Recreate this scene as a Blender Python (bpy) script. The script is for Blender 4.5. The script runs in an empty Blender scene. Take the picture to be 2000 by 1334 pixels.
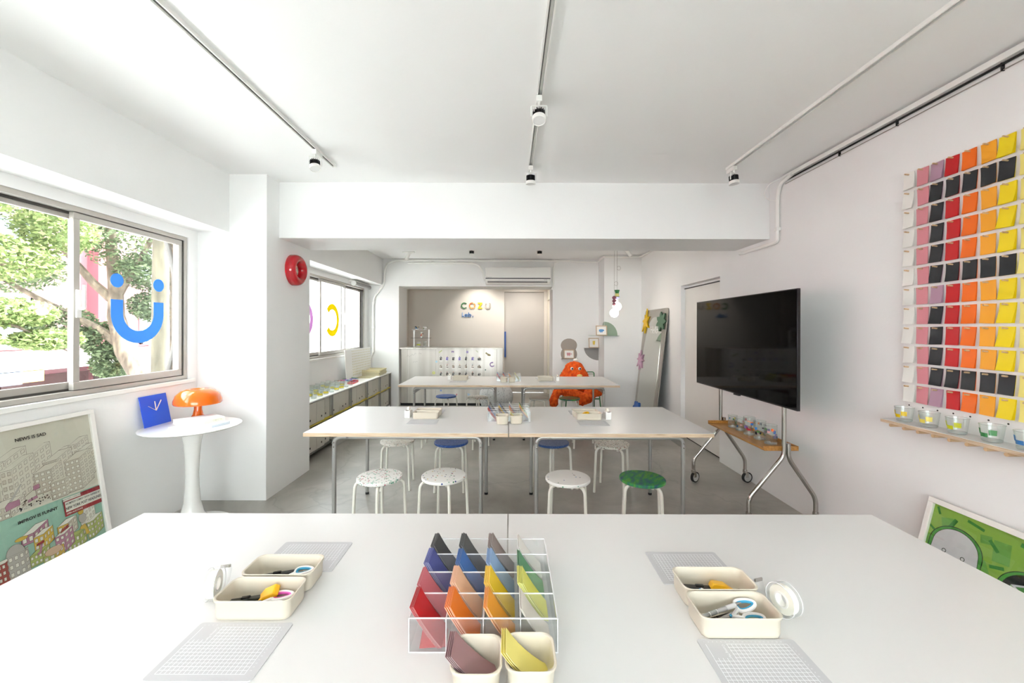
import bpy, bmesh, math, random
from mathutils import Vector, Matrix

random.seed(7)
PI = math.pi
scene = bpy.context.scene
C = scene.collection

# ------------------------------------------------------------------ camera, world, sun, exposure
cam_d = bpy.data.cameras.new('camera')
cam = bpy.data.objects.new('camera', cam_d)
C.objects.link(cam)
cam_d.sensor_width = 36.0
cam_d.lens = 14.4                       # 800 px focal length on a 2000 px frame
cam_d.shift_x = (1000 - 995) / 2000.0
cam_d.shift_y = (642 - 667) / 2000.0
cam_d.clip_start = 0.02
cam_d.clip_end = 200
cam.location = (0, 0, 1.535)
cam.rotation_euler = (PI / 2, -0.0025, 0)
scene.camera = cam

scene.view_settings.view_transform = 'Standard'
scene.view_settings.look = 'None'
scene.view_settings.gamma = 1.0
scene.view_settings.use_curve_mapping = False
scene.view_settings.exposure = 1.62

world = bpy.data.worlds.new('sky')
scene.world = world
world.use_nodes = True
wn = world.node_tree
bgn = wn.nodes.get('Background') or wn.nodes.new('ShaderNodeBackground')
bgn.inputs['Color'].default_value = (0.915, 0.935, 0.985, 1)
bgn.inputs['Strength'].default_value = 5.0

sun_d = bpy.data.lights.new('sun', 'SUN')
sun_d.energy = 17.0
sun_d.angle = math.radians(2.0)
sun_d.color = (1.0, 0.99, 0.98)
sun = bpy.data.objects.new('sun', sun_d)
C.objects.link(sun)
sun.rotation_euler = Vector((-0.50, -0.28, -1.0)).to_track_quat('-Z', 'Y').to_euler()

def portal(name, loc, normal, sx, sy):
    d = bpy.data.lights.new(name, 'AREA')
    d.shape = 'RECTANGLE'
    d.size, d.size_y = sx, sy
    d.cycles.is_portal = True
    o = bpy.data.objects.new(name, d)
    C.objects.link(o)
    o.location = loc
    n = Vector(normal)
    o.rotation_euler = n.to_track_quat('-Z', 'Z').to_euler()
    return o

portal('daylight_portal', (-3.02, 1.67, 1.705), (1, 0, 0), 3.74, 1.22)
portal('daylight_portal', (-3.02, 6.23, 1.705), (1, 0, 0), 3.26, 1.22)
portal('daylight_portal', (-0.2, -2.32, 1.65), (0, 1, 0), 3.6, 1.5)

scene.cycles.use_denoising = True
scene.cycles.use_light_tree = False
scene.cycles.use_adaptive_sampling = True
scene.cycles.adaptive_threshold = 0.08
scene.cycles.max_bounces = 8
scene.cycles.diffuse_bounces = 6
scene.cycles.glossy_bounces = 4
scene.cycles.transmission_bounces = 6
scene.cycles.transparent_max_bounces = 24
scene.cycles.caustics_reflective = False
scene.cycles.caustics_refractive = False
scene.cycles.sample_clamp_indirect = 8.0

# ------------------------------------------------------------------ mesh helpers
class MB:
    def __init__(self):
        self.v, self.f, self.m = [], [], []
    def add(self, vs, fs, m=0):
        o = len(self.v)
        self.v += [tuple(p) for p in vs]
        for f in fs:
            self.f.append([i + o for i in f]); self.m.append(m)
        return self
    def box(self, x0, x1, y0, y1, z0, z1, m=0):
        vs = [(x0,y0,z0),(x1,y0,z0),(x1,y1,z0),(x0,y1,z0),(x0,y0,z1),(x1,y0,z1),(x1,y1,z1),(x0,y1,z1)]
        fs = [(0,3,2,1),(4,5,6,7),(0,1,5,4),(1,2,6,5),(2,3,7,6),(3,0,4,7)]
        return self.add(vs, fs, m)
    def obox(self, c, s, rot=None, m=0):
        R = rot if rot is not None else Matrix.Identity(3)
        vs = []
        for sx, sy, sz in ((-1,-1,-1),(1,-1,-1),(1,1,-1),(-1,1,-1),(-1,-1,1),(1,-1,1),(1,1,1),(-1,1,1)):
            vs.append(Vector(c) + R @ Vector((sx*s[0]/2, sy*s[1]/2, sz*s[2]/2)))
        fs = [(0,3,2,1),(4,5,6,7),(0,1,5,4),(1,2,6,5),(2,3,7,6),(3,0,4,7)]
        return self.add(vs, fs, m)
    def tube(self, pts, r, n=10, closed=False, m=0, caps=True):
        P = [Vector(p) for p in pts]
        k = len(P)
        rs = r if isinstance(r, (list, tuple)) else [r] * k
        T = []
        for i in range(k):
            if closed:
                t = P[(i+1) % k] - P[i-1]
            else:
                t = P[min(i+1, k-1)] - P[max(i-1, 0)]
            T.append(t.normalized())
        a = Vector((0,0,1)) if abs(T[0].z) < 0.9 else Vector((1,0,0))
        N = (a - T[0] * a.dot(T[0])).normalized()
        vs = []
        for i in range(k):
            N = (N - T[i] * N.dot(T[i]))
            if N.length < 1e-6:
                N = T[i].orthogonal()
            N.normalize()
            B = T[i].cross(N)
            for j in range(n):
                q = 2 * PI * j / n
                vs.append(P[i] + (N * math.cos(q) + B * math.sin(q)) * rs[i])
        fs = []
        for i in range(k if closed else k - 1):
            i2 = (i + 1) % k
            for j in range(n):
                j2 = (j + 1) % n
                fs.append((i*n+j, i*n+j2, i2*n+j2, i2*n+j))
        if not closed and caps:
            fs.append(tuple(range(n-1, -1, -1)))
            fs.append(tuple((k-1)*n + j for j in range(n)))
        return self.add(vs, fs, m)
    def cyl(self, p0, p1, r0, r1=None, n=16, m=0):
        return self.tube([p0, p1], [r0, r0 if r1 is None else r1], n, m=m)
    def lathe(self, prof, n=24, c=(0,0,0), axis='Z', m=0, closed=False):
        vs, fs = [], []
        idx = []
        for (r, z) in prof:
            if r < 1e-6:
                idx.append([len(vs)]); vs.append((0, 0, z))
            else:
                idx.append(list(range(len(vs), len(vs)+n)))
                for j in range(n):
                    q = 2*PI*j/n
                    vs.append((r*math.cos(q), r*math.sin(q), z))
        rng = range(len(prof)) if closed else range(len(prof)-1)
        for i in rng:
            a, b = idx[i], idx[(i+1) % len(prof)]
            if len(a) == 1 and len(b) == 1: continue
            for j in range(n):
                j2 = (j+1) % n
                if len(a) == 1: fs.append((a[0], b[j], b[j2]))
                elif len(b) == 1: fs.append((a[j], a[j2], b[0]))
                else: fs.append((a[j], a[j2], b[j2], b[j]))
        if axis == 'X': vs = [(z, x, y) for x, y, z in vs]
        elif axis == 'Y': vs = [(x, z, -y) for x, y, z in vs]
        vs = [(x+c[0], y+c[1], z+c[2]) for x, y, z in vs]
        return self.add(vs, fs, m)
    def prism(self, poly, w0, w1, fn=None, m=0):
        fn = fn or (lambda u, v, w: (u, v, w))
        k = len(poly)
        vs = [fn(u, v, w0) for u, v in poly] + [fn(u, v, w1) for u, v in poly]
        fs = [tuple(range(k-1, -1, -1)), tuple(range(k, 2*k))]
        for i in range(k):
            j = (i+1) % k
            fs.append((i, j, k+j, k+i))
        return self.add(vs, fs, m)
    def flat(self, poly, w, fn, m=0):
        return self.add([fn(u, v, w) for u, v in poly], [tuple(range(len(poly)))], m)
    def band(self, inner, outer, w0, w1, fn, m=0, closed=True):
        """solid strip between two matching outlines"""
        k = len(inner)
        vs = [fn(u,v,w0) for u,v in inner] + [fn(u,v,w0) for u,v in outer] + \
             [fn(u,v,w1) for u,v in inner] + [fn(u,v,w1) for u,v in outer]
        fs = []
        for i in range(k if closed else k-1):
            j = (i+1) % k
            fs += [(i, j, k+j, k+i), (2*k+i, 3*k+i, 3*k+j, 2*k+j), (i, 2*k+i, 2*k+j, j), (k+i, k+j, 3*k+j, 3*k+i)]
        if not closed:
            fs += [(0, k, 3*k, 2*k), (k-1, 2*k+k-1, 3*k+k-1, 2*k-1)]
        return self.add(vs, fs, m)
    def sphere(self, c, r, n=16, m=0, sc=(1,1,1)):
        h = n // 2
        prof = [(r*math.sin(PI*i/h), -r*math.cos(PI*i/h)) for i in range(h+1)]
        prof[0] = (0, -r); prof[-1] = (0, r)
        o = len(self.v)
        self.lathe(prof, n, (0,0,0), m=m)
        for i in range(o, len(self.v)):
            x, y, z = self.v[i]
            self.v[i] = (c[0]+x*sc[0], c[1]+y*sc[1], c[2]+z*sc[2])
        return self
    def xf(self, M, start=0):
        for i in range(start, len(self.v)):
            self.v[i] = tuple(M @ Vector(self.v[i]))
        return self
    def mesh(self, name, mats, smooth=True, angle=35, fix=True):
        me = bpy.data.meshes.new(name)
        me.from_pydata(self.v, [], self.f)
        for mt in (mats if isinstance(mats, (list, tuple)) else [mats]):
            me.materials.append(mt)
        if len(me.materials) > 1:
            me.polygons.foreach_set('material_index', self.m)
        if fix:
            bm = bmesh.new(); bm.from_mesh(me)
            bmesh.ops.recalc_face_normals(bm, faces=bm.faces)
            bm.to_mesh(me); bm.free()
        if smooth:
            me.polygons.foreach_set('use_smooth', [True]*len(me.polygons))
            me.set_sharp_from_angle(angle=math.radians(angle))
        me.update()
        return me
    def build(self, name, mats, parent=None, loc=None, rot=None, bevel=0, **kw):
        return link(name, self.mesh(name, mats, **kw), parent, loc, rot, bevel)

def link(name, me, parent=None, loc=None, rot=None, bevel=0):
    o = bpy.data.objects.new(name, me)
    C.objects.link(o)
    if parent is not None: o.parent = parent
    if loc is not None: o.location = loc
    if rot is not None: o.rotation_euler = rot
    if bevel:
        b = o.modifiers.new('bevel', 'BEVEL'); b.width = bevel; b.segments = 2; b.limit_method = 'ANGLE'
    return o

def tag(o, label=None, cat=None, group=None, kind=None):
    if label: o['label'] = label
    if cat: o['category'] = cat
    if group: o['group'] = group
    if kind: o['kind'] = kind
    return o

def thing(name, label, cat, loc=(0,0,0), rotz=0, group=None):
    o = bpy.data.objects.new(name, None)
    C.objects.link(o)
    o.empty_display_size = 0.1
    o.location = loc; o.rotation_euler = (0, 0, rotz)
    return tag(o, label, cat, group)

def setting(name, loc=(0,0,0), label=None):
    o = bpy.data.objects.new(name, None)
    C.objects.link(o); o.location = loc
    tag(o, label, kind='structure')
    return o

def struct(name, mb, m, label=None, parent=None, **kw):
    o = mb.build(name, m, parent, **kw)
    if parent is None: tag(o, label, kind='structure')
    return o

def copy_tree(o, loc=None, rotz=None, label=None, group=None, parent=None):
    c = o.copy(); C.objects.link(c)
    if parent is not None: c.parent = parent
    if loc is not None: c.location = loc
    if rotz is not None: c.rotation_euler = (0, 0, rotz)
    if label: c['label'] = label
    if group: c['group'] = group
    for ch in o.children:
        copy_tree(ch, parent=c)
    return c

def fillet(pts, r, n=6):
    """round the corners of a polyline"""
    P = [Vector(p) for p in pts]
    out = [P[0]]
    for i in range(1, len(P)-1):
        a, b, c = P[i-1], P[i], P[i+1]
        d0, d1 = (a-b), (c-b)
        l = min(r, d0.length*0.49, d1.length*0.49)
        s, e = b + d0.normalized()*l, b + d1.normalized()*l
        for k in range(n+1):
            t = k/n
            out.append(s*(1-t)**2 + b*2*t*(1-t) + e*t*t)
    out.append(P[-1])
    return out

def rrect(w, d, r, n=5):
    pts = []
    for cx, cy, a0 in ((w/2-r, d/2-r, 0), (-w/2+r, d/2-r, 90), (-w/2+r, -d/2+r, 180), (w/2-r, -d/2+r, 270)):
        for k in range(n+1):
            q = math.radians(a0 + 90*k/n)
            pts.append((cx + r*math.cos(q), cy + r*math.sin(q)))
    return pts

def circ(cx, cy, r, n=24, a0=0, a1=360, ry=None):
    full = abs(a1-a0) >= 360
    k = n if full else n+1
    return [(cx + r*math.cos(math.radians(a0+(a1-a0)*i/n)), cy + (ry or r)*math.sin(math.radians(a0+(a1-a0)*i/n))) for i in range(k)]

def loft(mb, loops, m=0, cap0=True, cap1=True):
    k = len(loops[0])
    o = len(mb.v)
    vs = [p for L in loops for p in L]
    fs = []
    for i in range(len(loops)-1):
        for j in range(k):
            j2 = (j+1) % k
            fs.append((i*k+j, i*k+j2, (i+1)*k+j2, (i+1)*k+j))
    if cap0: fs.append(tuple(range(k-1, -1, -1)))
    if cap1: fs.append(tuple((len(loops)-1)*k + j for j in range(k)))
    return mb.add(vs, fs, m)

def text_into(mb, body, size, fn, w, m=0, align='CENTER', shear=0, bold=0, sx=1.0):
    cu = bpy.data.curves.new('lettering', 'FONT')
    cu.body = body; cu.size = size; cu.align_x = align; cu.align_y = 'CENTER'
    cu.shear = shear; cu.offset = bold; cu.resolution_u = 3
    ob = bpy.data.objects.new('lettering', cu)
    C.objects.link(ob)
    bpy.context.view_layer.update()
    ev = ob.evaluated_get(bpy.context.evaluated_depsgraph_get())
    me = ev.to_mesh()
    vs = [fn(v.co.x*sx, v.co.y, w) for v in me.vertices]
    fs = [tuple(p.vertices) for p in me.polygons]
    ev.to_mesh_clear()
    bpy.data.objects.remove(ob); bpy.data.curves.remove(cu)
    mb.add(vs, fs, m)

def ordinal(i):
    return ['first','second','third','fourth','fifth','sixth','seventh','eighth','ninth','tenth','eleventh','twelfth','thirteenth','fourteenth','fifteenth'][i]

# ------------------------------------------------------------------ materials
def lin(h):
    h = h.lstrip('#')
    out = []
    for i in (0, 2, 4):
        c = int(h[i:i+2], 16)/255.0
        out.append(c/12.92 if c <= 0.04045 else ((c+0.055)/1.055)**2.4)
    return (*out, 1.0)

def base_mat(name):
    m = bpy.data.materials.new(name)
    m.use_nodes = True
    nt = m.node_tree
    nt.nodes.clear()
    out = nt.nodes.new('ShaderNodeOutputMaterial')
    return m, nt, out

def N(nt, t, **kw):
    n = nt.nodes.new(t)
    for k, v in kw.items():
        setattr(n, k, v)
    return n

_mc = {}
def M(name, col, rough=0.5, metal=0.0, spec=0.5, var=0.0, vscale=8.0, bump=0.0, bscale=60.0, coat=0.0, emit=0.0, stretch=None, trans=0.0):
    if name in _mc: return _mc[name]
    m, nt, out = base_mat(name)
    p = N(nt, 'ShaderNodeBsdfPrincipled')
    nt.links.new(p.outputs[0], out.inputs[0])
    c = lin(col) if isinstance(col, str) else col
    p.inputs['Base Color'].default_value = c
    p.inputs['Roughness'].default_value = rough
    p.inputs['Metallic'].default_value = metal
    p.inputs['Specular IOR Level'].default_value = spec
    p.inputs['Coat Weight'].default_value = coat
    if emit:
        p.inputs['Emission Color'].default_value = c
        p.inputs['Emission Strength'].default_value = emit
    tc = N(nt, 'ShaderNodeTexCoord')
    mp = N(nt, 'ShaderNodeMapping')
    nt.links.new(tc.outputs['Object'], mp.inputs['Vector'])
    if stretch: mp.inputs['Scale'].default_value = stretch
    nz = N(nt, 'ShaderNodeTexNoise')
    nz.inputs['Scale'].default_value = vscale
    nz.inputs['Detail'].default_value = 4.0
    nt.links.new(mp.outputs[0], nz.inputs['Vector'])
    v = max(var, 0.015)
    mx = N(nt, 'ShaderNodeMix', data_type='RGBA')
    mx.inputs[6].default_value = tuple(min(1, x*(1-v)) for x in c[:3]) + (1,)
    mx.inputs[7].default_value = tuple(min(1, x*(1+v)) for x in c[:3]) + (1,)
    nt.links.new(nz.outputs['Fac'], mx.inputs[0])
    nt.links.new(mx.outputs[2], p.inputs['Base Color'])
    if bump:
        nb = N(nt, 'ShaderNodeTexNoise')
        nb.inputs['Scale'].default_value = bscale
        nb.inputs['Detail'].default_value = 5.0
        nt.links.new(mp.outputs[0], nb.inputs['Vector'])
        b = N(nt, 'ShaderNodeBump')
        b.inputs['Strength'].default_value = bump
        b.inputs['Distance'].default_value = 0.01
        nt.links.new(nb.outputs['Fac'], b.inputs['Height'])
        nt.links.new(b.outputs[0], p.inputs['Normal'])
    _mc[name] = m
    return m

def ramp(nt, stops, interp='LINEAR'):
    r = N(nt, 'ShaderNodeValToRGB')
    r.color_ramp.interpolation = interp
    e = r.color_ramp.elements
    while len(e) < len(stops): e.new(0.5)
    for el, (pos, col) in zip(e, stops):
        el.position = pos
        el.color = lin(col) if isinstance(col, str) else col
    return r

def clear_mat(name, tint='FFFFFF', gloss=0.06, rough=0.03, haze=0.0, hazecol='FFFFFF'):
    """thin clear sheet: mostly transparent, fresnel gloss, optional milky haze"""
    if name in _mc: return _mc[name]
    m, nt, out = base_mat(name)
    tr = N(nt, 'ShaderNodeBsdfTransparent'); tr.inputs[0].default_value = lin(tint)
    gl = N(nt, 'ShaderNodeBsdfGlossy'); gl.inputs['Roughness'].default_value = rough
    lw = N(nt, 'ShaderNodeLayerWeight'); lw.inputs['Blend'].default_value = 0.5
    pw = N(nt, 'ShaderNodeMath', operation='POWER'); pw.inputs[1].default_value = 5.0
    nt.links.new(lw.outputs['Facing'], pw.inputs[0])
    ad = N(nt, 'ShaderNodeMath', operation='MULTIPLY_ADD'); ad.inputs[1].default_value = 0.85; ad.inputs[2].default_value = 0.02 + gloss*0.3
    nt.links.new(pw.outputs[0], ad.inputs[0])
    mx = N(nt, 'ShaderNodeMixShader')
    nt.links.new(ad.outputs[0], mx.inputs[0])
    nt.links.new(tr.outputs[0], mx.inputs[1]); nt.links.new(gl.outputs[0], mx.inputs[2])
    last = mx
    if haze:
        df = N(nt, 'ShaderNodeBsdfDiffuse'); df.inputs[0].default_value = lin(hazecol)
        m2 = N(nt, 'ShaderNodeMixShader'); m2.inputs[0].default_value = haze
        nt.links.new(mx.outputs[0], m2.inputs[1]); nt.links.new(df.outputs[0], m2.inputs[2])
        last = m2
    nt.links.new(last.outputs[0], out.inputs[0])
    _mc[name] = m
    return m

def speckle_mat(name, base, specks, scale=70, amount=0.35, size=0.45, rough=0.4):
    if name in _mc: return _mc[name]
    m, nt, out = base_mat(name)
    p = N(nt, 'ShaderNodeBsdfPrincipled'); nt.links.new(p.outputs[0], out.inputs[0])
    p.inputs['Roughness'].default_value = rough
    tc = N(nt, 'ShaderNodeTexCoord')
    vo = N(nt, 'ShaderNodeTexVoronoi'); vo.inputs['Scale'].default_value = scale
    nt.links.new(tc.outputs['Object'], vo.inputs['Vector'])
    sp = N(nt, 'ShaderNodeSeparateColor'); nt.links.new(vo.outputs['Color'], sp.inputs[0])
    lt = N(nt, 'ShaderNodeMath', operation='LESS_THAN'); lt.inputs[1].default_value = size
    nt.links.new(vo.outputs['Distance'], lt.inputs[0])
    l2 = N(nt, 'ShaderNodeMath', operation='LESS_THAN'); l2.inputs[1].default_value = amount
    nt.links.new(sp.outputs[0], l2.inputs[0])
    mu = N(nt, 'ShaderNodeMath', operation='MULTIPLY')
    nt.links.new(lt.outputs[0], mu.inputs[0]); nt.links.new(l2.outputs[0], mu.inputs[1])
    rp = ramp(nt, [(i/len(specks), s) for i, s in enumerate(specks)], 'CONSTANT')
    nt.links.new(sp.outputs[1], rp.inputs[0])
    mx = N(nt, 'ShaderNodeMix', data_type='RGBA'); mx.inputs[6].default_value = lin(base)
    nt.links.new(mu.outputs[0], mx.inputs[0]); nt.links.new(rp.outputs[0], mx.inputs[7])
    nt.links.new(mx.outputs[2], p.inputs['Base Color'])
    _mc[name] = m
    return m

def streak_mat(name, stops, scale=6, stretch=(1,8,1), rough=0.45, metal=0.0, detail=6, bump=0.0):
    if name in _mc: return _mc[name]
    m, nt, out = base_mat(name)
    p = N(nt, 'ShaderNodeBsdfPrincipled'); nt.links.new(p.outputs[0], out.inputs[0])
    p.inputs['Roughness'].default_value = rough; p.inputs['Metallic'].default_value = metal
    tc = N(nt, 'ShaderNodeTexCoord'); mp = N(nt, 'ShaderNodeMapping')
    mp.inputs['Scale'].default_value = stretch
    nt.links.new(tc.outputs['Object'], mp.inputs['Vector'])
    nz = N(nt, 'ShaderNodeTexNoise'); nz.inputs['Scale'].default_value = scale; nz.inputs['Detail'].default_value = detail
    nt.links.new(mp.outputs[0], nz.inputs['Vector'])
    rp = ramp(nt, stops); nt.links.new(nz.outputs['Fac'], rp.inputs[0])
    nt.links.new(rp.outputs[0], p.inputs['Base Color'])
    if bump:
        b = N(nt, 'ShaderNodeBump'); b.inputs['Strength'].default_value = bump; b.inputs['Distance'].default_value = 0.02
        nt.links.new(nz.outputs['Fac'], b.inputs['Height']); nt.links.new(b.outputs[0], p.inputs['Normal'])
    _mc[name] = m
    return m

def leaf_mat(name, stops):
    m, nt, out = base_mat(name)
    df = N(nt, 'ShaderNodeBsdfDiffuse'); tl = N(nt, 'ShaderNodeBsdfTranslucent')
    gi = N(nt, 'ShaderNodeNewGeometry')
    rp = ramp(nt, stops)
    nt.links.new(gi.outputs['Random Per Island'], rp.inputs[0])
    mx = N(nt, 'ShaderNodeMixShader'); mx.inputs[0].default_value = 0.45
    nt.links.new(rp.outputs[0], df.inputs[0]); nt.links.new(rp.outputs[0], tl.inputs[0])
    nt.links.new(df.outputs[0], mx.inputs[1]); nt.links.new(tl.outputs[0], mx.inputs[2])
    nt.links.new(mx.outputs[0], out.inputs[0])
    return m

def floor_mat():
    m, nt, out = base_mat('polished_concrete')
    p = N(nt, 'ShaderNodeBsdfPrincipled'); nt.links.new(p.outputs[0], out.inputs[0])
    tc = N(nt, 'ShaderNodeTexCoord')
    n1 = N(nt, 'ShaderNodeTexNoise'); n1.inputs['Scale'].default_value = 1.6; n1.inputs['Detail'].default_value = 9; n1.inputs['Roughness'].default_value = 0.62
    n1.inputs['Distortion'].default_value = 0.6
    nt.links.new(tc.outputs['Object'], n1.inputs['Vector'])
    rp = ramp(nt, [(0.30, '8C8981'), (0.5, 'A3A099'), (0.72, 'BAB7B0')])
    nt.links.new(n1.outputs['Fac'], rp.inputs[0])
    # hairline cracks
    vo = N(nt, 'ShaderNodeTexVoronoi', feature='DISTANCE_TO_EDGE'); vo.inputs['Scale'].default_value = 0.38
    n3 = N(nt, 'ShaderNodeTexNoise'); n3.inputs['Scale'].default_value = 2.2; n3.inputs['Detail'].default_value = 6
    nt.links.new(tc.outputs['Object'], n3.inputs['Vector'])
    va = N(nt, 'ShaderNodeVectorMath', operation='MULTIPLY_ADD'); va.inputs[1].default_value = (0.8, 0.8, 0)
    nt.links.new(n3.outputs['Color'], va.inputs[0]); nt.links.new(tc.outputs['Object'], va.inputs[2])
    nt.links.new(va.outputs[0], vo.inputs['Vector'])
    cr = ramp(nt, [(0.0, (0.45,0.45,0.45,1)), (0.006, (1,1,1,1))])
    nt.links.new(vo.outputs['Distance'], cr.inputs[0])
    mx = N(nt, 'ShaderNodeMix', data_type='RGBA', blend_type='MULTIPLY'); mx.inputs[0].default_value = 0.3
    nt.links.new(rp.outputs[0], mx.inputs[6]); nt.links.new(cr.outputs[0], mx.inputs[7])
    nt.links.new(mx.outputs[2], p.inputs['Base Color'])
    r2 = ramp(nt, [(0.3, (0.30,)*3+(1,)), (0.7, (0.48,)*3+(1,))])
    nt.links.new(n1.outputs['Fac'], r2.inputs[0]); nt.links.new(r2.outputs[0], p.inputs['Roughness'])
    b = N(nt, 'ShaderNodeBump'); b.inputs['Strength'].default_value = 0.06; b.inputs['Distance'].default_value = 0.01
    nt.links.new(n1.outputs['Fac'], b.inputs['Height']); nt.links.new(b.outputs[0], p.inputs['Normal'])
    return m

WALL = M('white_plaster', 'EFEFEE', 0.85, spec=0.2, var=0.02, vscale=3.0, bump=0.05, bscale=45)
CEIL = M('white_ceiling_paint', 'F1F1F0', 0.9, spec=0.2, var=0.015, vscale=2.0, bump=0.05, bscale=40)
BACKWALL = M('pale_taupe_paint', 'E2DCD4', 0.8, spec=0.2, var=0.02, vscale=2.0)
FLOOR = floor_mat()
ALU = M('brushed_aluminium_frame', 'BDB8B1', 0.42, metal=0.35, var=0.04, vscale=20)
ALUD = M('dark_frame_gasket', '4A4743', 0.6)
WHITE_PVC = M('white_painted_pvc', 'F1F0EC', 0.45)
GLASS = clear_mat('window_glass', 'FAFDFB', 0.02, 0.0)
WHITE_MET = M('white_powder_coat', 'ECEBE7', 0.38)
CREAM_MET = M('cream_powder_coat', 'E6E3DA', 0.35)
GREY_MET = M('grey_tube_steel', 'A5A4A1', 0.32, metal=0.55, var=0.03, vscale=20)
CHROME = M('polished_steel_tube', 'BDB9B4', 0.16, metal=1.0, var=0.03, vscale=15)
STEEL = streak_mat('brushed_stainless_steel', [(0.25, 'B4AFA7'), (0.45, 'CBC7C0'), (0.6, 'DEDBD5'), (0.78, 'BDB8B0')], scale=3.2, stretch=(1.6, 1, 0.04), rough=0.36, metal=0.6)  # broad vertical colour bands imitate reflections in the brushed steel
BLACK = M('satin_black', '17181A', 0.45)
BLACKRUB = M('black_rubber', '1E1E20', 0.7)
LAMINATE = M('white_laminate', 'DAD9D7', 0.33, var=0.01, vscale=4)
def ply_mat():
    m, nt, out = base_mat('birch_plywood_edge')
    p = N(nt, 'ShaderNodeBsdfPrincipled'); nt.links.new(p.outputs[0], out.inputs[0])
    p.inputs['Roughness'].default_value = 0.6
    tc = N(nt, 'ShaderNodeTexCoord'); mp = N(nt, 'ShaderNodeMapping'); mp.inputs['Scale'].default_value = (3, 3, 120)
    nt.links.new(tc.outputs['Object'], mp.inputs[0])
    nz = N(nt, 'ShaderNodeTexNoise'); nz.inputs['Scale'].default_value = 2.5; nz.inputs['Detail'].default_value = 4
    nt.links.new(mp.outputs[0], nz.inputs[0])
    rp = ramp(nt, [(0.3, 'A98C6E'), (0.48, 'C4AC90'), (0.7, 'D9C7AE')])
    nt.links.new(nz.outputs[0], rp.inputs[0]); nt.links.new(rp.outputs[0], p.inputs['Base Color'])
    return m
PLY = ply_mat()
OAK = streak_mat('honey_oak_veneer', [(0.3, '9A672C'), (0.55, 'B37F3F'), (0.75, 'C3924F')], scale=5, stretch=(14, 1, 14), rough=0.4)
BEIGE = M('beige_plastic', 'D0C8B7', 0.35, var=0.015)
ACRYL = clear_mat('clear_acrylic', 'FDFEFE', 0.10, 0.02, haze=0.035)
ACRYLEDGE = clear_mat('acrylic_edge', 'FFFFFF', 0.25, 0.08, haze=0.62, hazecol='F4F4F6')
TUMBLER = clear_mat('tumbler_glass', 'FAFCFB', 0.12, 0.0, haze=0.015)
TUMBASE = clear_mat('thick_glass_base', 'EEF2F0', 0.5, 0.02, haze=0.16, hazecol='E4E8E6')

# ------------------------------------------------------------------ room shell
HC, XL, XR, ZC = 1.535, -2.78, 2.44, 2.905
YB, YF = -2.2, 8.065          # wall behind the camera, far wall
W1 = (-0.20, 3.544, 1.095, 2.315)
W2 = (4.60, 7.86, 1.095, 2.305)

struct('floor', MB().box(-3.0, 2.62, YB-0.12, 9.95, -0.12, 0.0), FLOOR, 'grey polished concrete floor')
struct('ceiling', MB().box(-3.0, 2.62, YB-0.12, 9.95, ZC, ZC+0.12), CEIL, 'white painted ceiling')
w = MB()
w.box(-2.90, XL, YB, YF, 0, 1.095)
w.box(-2.90, XL, YB, YF, 2.315, ZC)
w.box(-2.90, XL, YB, W1[0], 1.095, 2.315)
w.box(-2.90, XL, W1[1], W2[0], 1.095, 2.315)
w.box(-2.90, XL, W2[1], YF, 1.095, 2.315)
w.box(-2.90, XL, W2[0], W2[1], W2[3], 2.315)
struct('wall_left', w, WALL, 'white plaster wall with the street windows')
struct('beam_over_windows', MB().box(XL, -2.497, YB, YF, 2.388, ZC), WALL, 'white boxed beam above the street windows')
struct('pier_between_windows', MB().box(XL, -2.164, 3.648, 4.438, 0, ZC), WALL, 'white plaster pier carrying the red clock')
struct('cross_beam', MB().box(-2.164, XR, 3.847, 4.438, 2.382, ZC), WALL, 'white beam spanning the room')
D1 = (4.752, 5.83, 2.15)
w = MB()
w.box(XR, 2.62, YB, D1[0], 0, ZC); w.box(XR, 2.62, D1[1], 8.7, 0, ZC)
w.box(XR, 2.62, D1[0], D1[1], D1[2], ZC)
struct('wall_right', w, WALL, 'white plaster wall behind the television')
struct('pier_in_far_corner', MB().box(1.754, XR, 7.585, YF, 0, ZC), WALL, 'white pier in the far right corner')
w = MB()
w.box(-3.0, -2.178, YF, 8.7, 0, ZC); w.box(0.85, XR, YF, 8.7, 0, ZC); w.box(-2.178, 0.85, YF, 8.7, 2.367, ZC)
struct('wall_far', w, WALL, 'white far wall with the counter opening')
struct('trim_1', MB().box(0.87, 1.74, YF-0.018, YF, 2.362, ZC), WALL, 'slightly raised plaster band right of the air conditioner')
w = MB()
w.box(-2.55, -0.125, 9.8, 9.93, 0, ZC); w.box(0.825, 1.1, 9.8, 9.93, 0, ZC); w.box(-0.125, 0.825, 9.8, 9.93, 2.42, ZC)
w.box(-2.55, -2.42, 8.7, 9.8, 0, ZC)
struct('wall_behind_counter', w, BACKWALL, 'taupe wall behind the steel counter')
w = MB()
w.box(0.9, 1.02, 8.7, 8.78, 0, ZC); w.box(0.9, 1.02, 9.66, 9.8, 0, ZC); w.box(0.9, 1.02, 8.78, 9.66, 2.2, ZC)
w.box(0.97, 1.02, 8.78, 9.66, 0, 2.2)
struct('wall_side_passage', w, M('cream_paint', 'E4E0D2', 0.7), 'cream wall of the passage beside the grey sliding door')
w = MB()
w.box(-3.0, -2.0, YB-0.12, YB, 0, ZC); w.box(1.6, 2.62, YB-0.12, YB, 0, ZC)
w.box(-2.0, 1.6, YB-0.12, YB, 0, 0.9); w.box(-2.0, 1.6, YB-0.12, YB, 2.4, ZC)
struct('wall_back', w, WALL, 'white wall behind the viewer')

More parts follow.
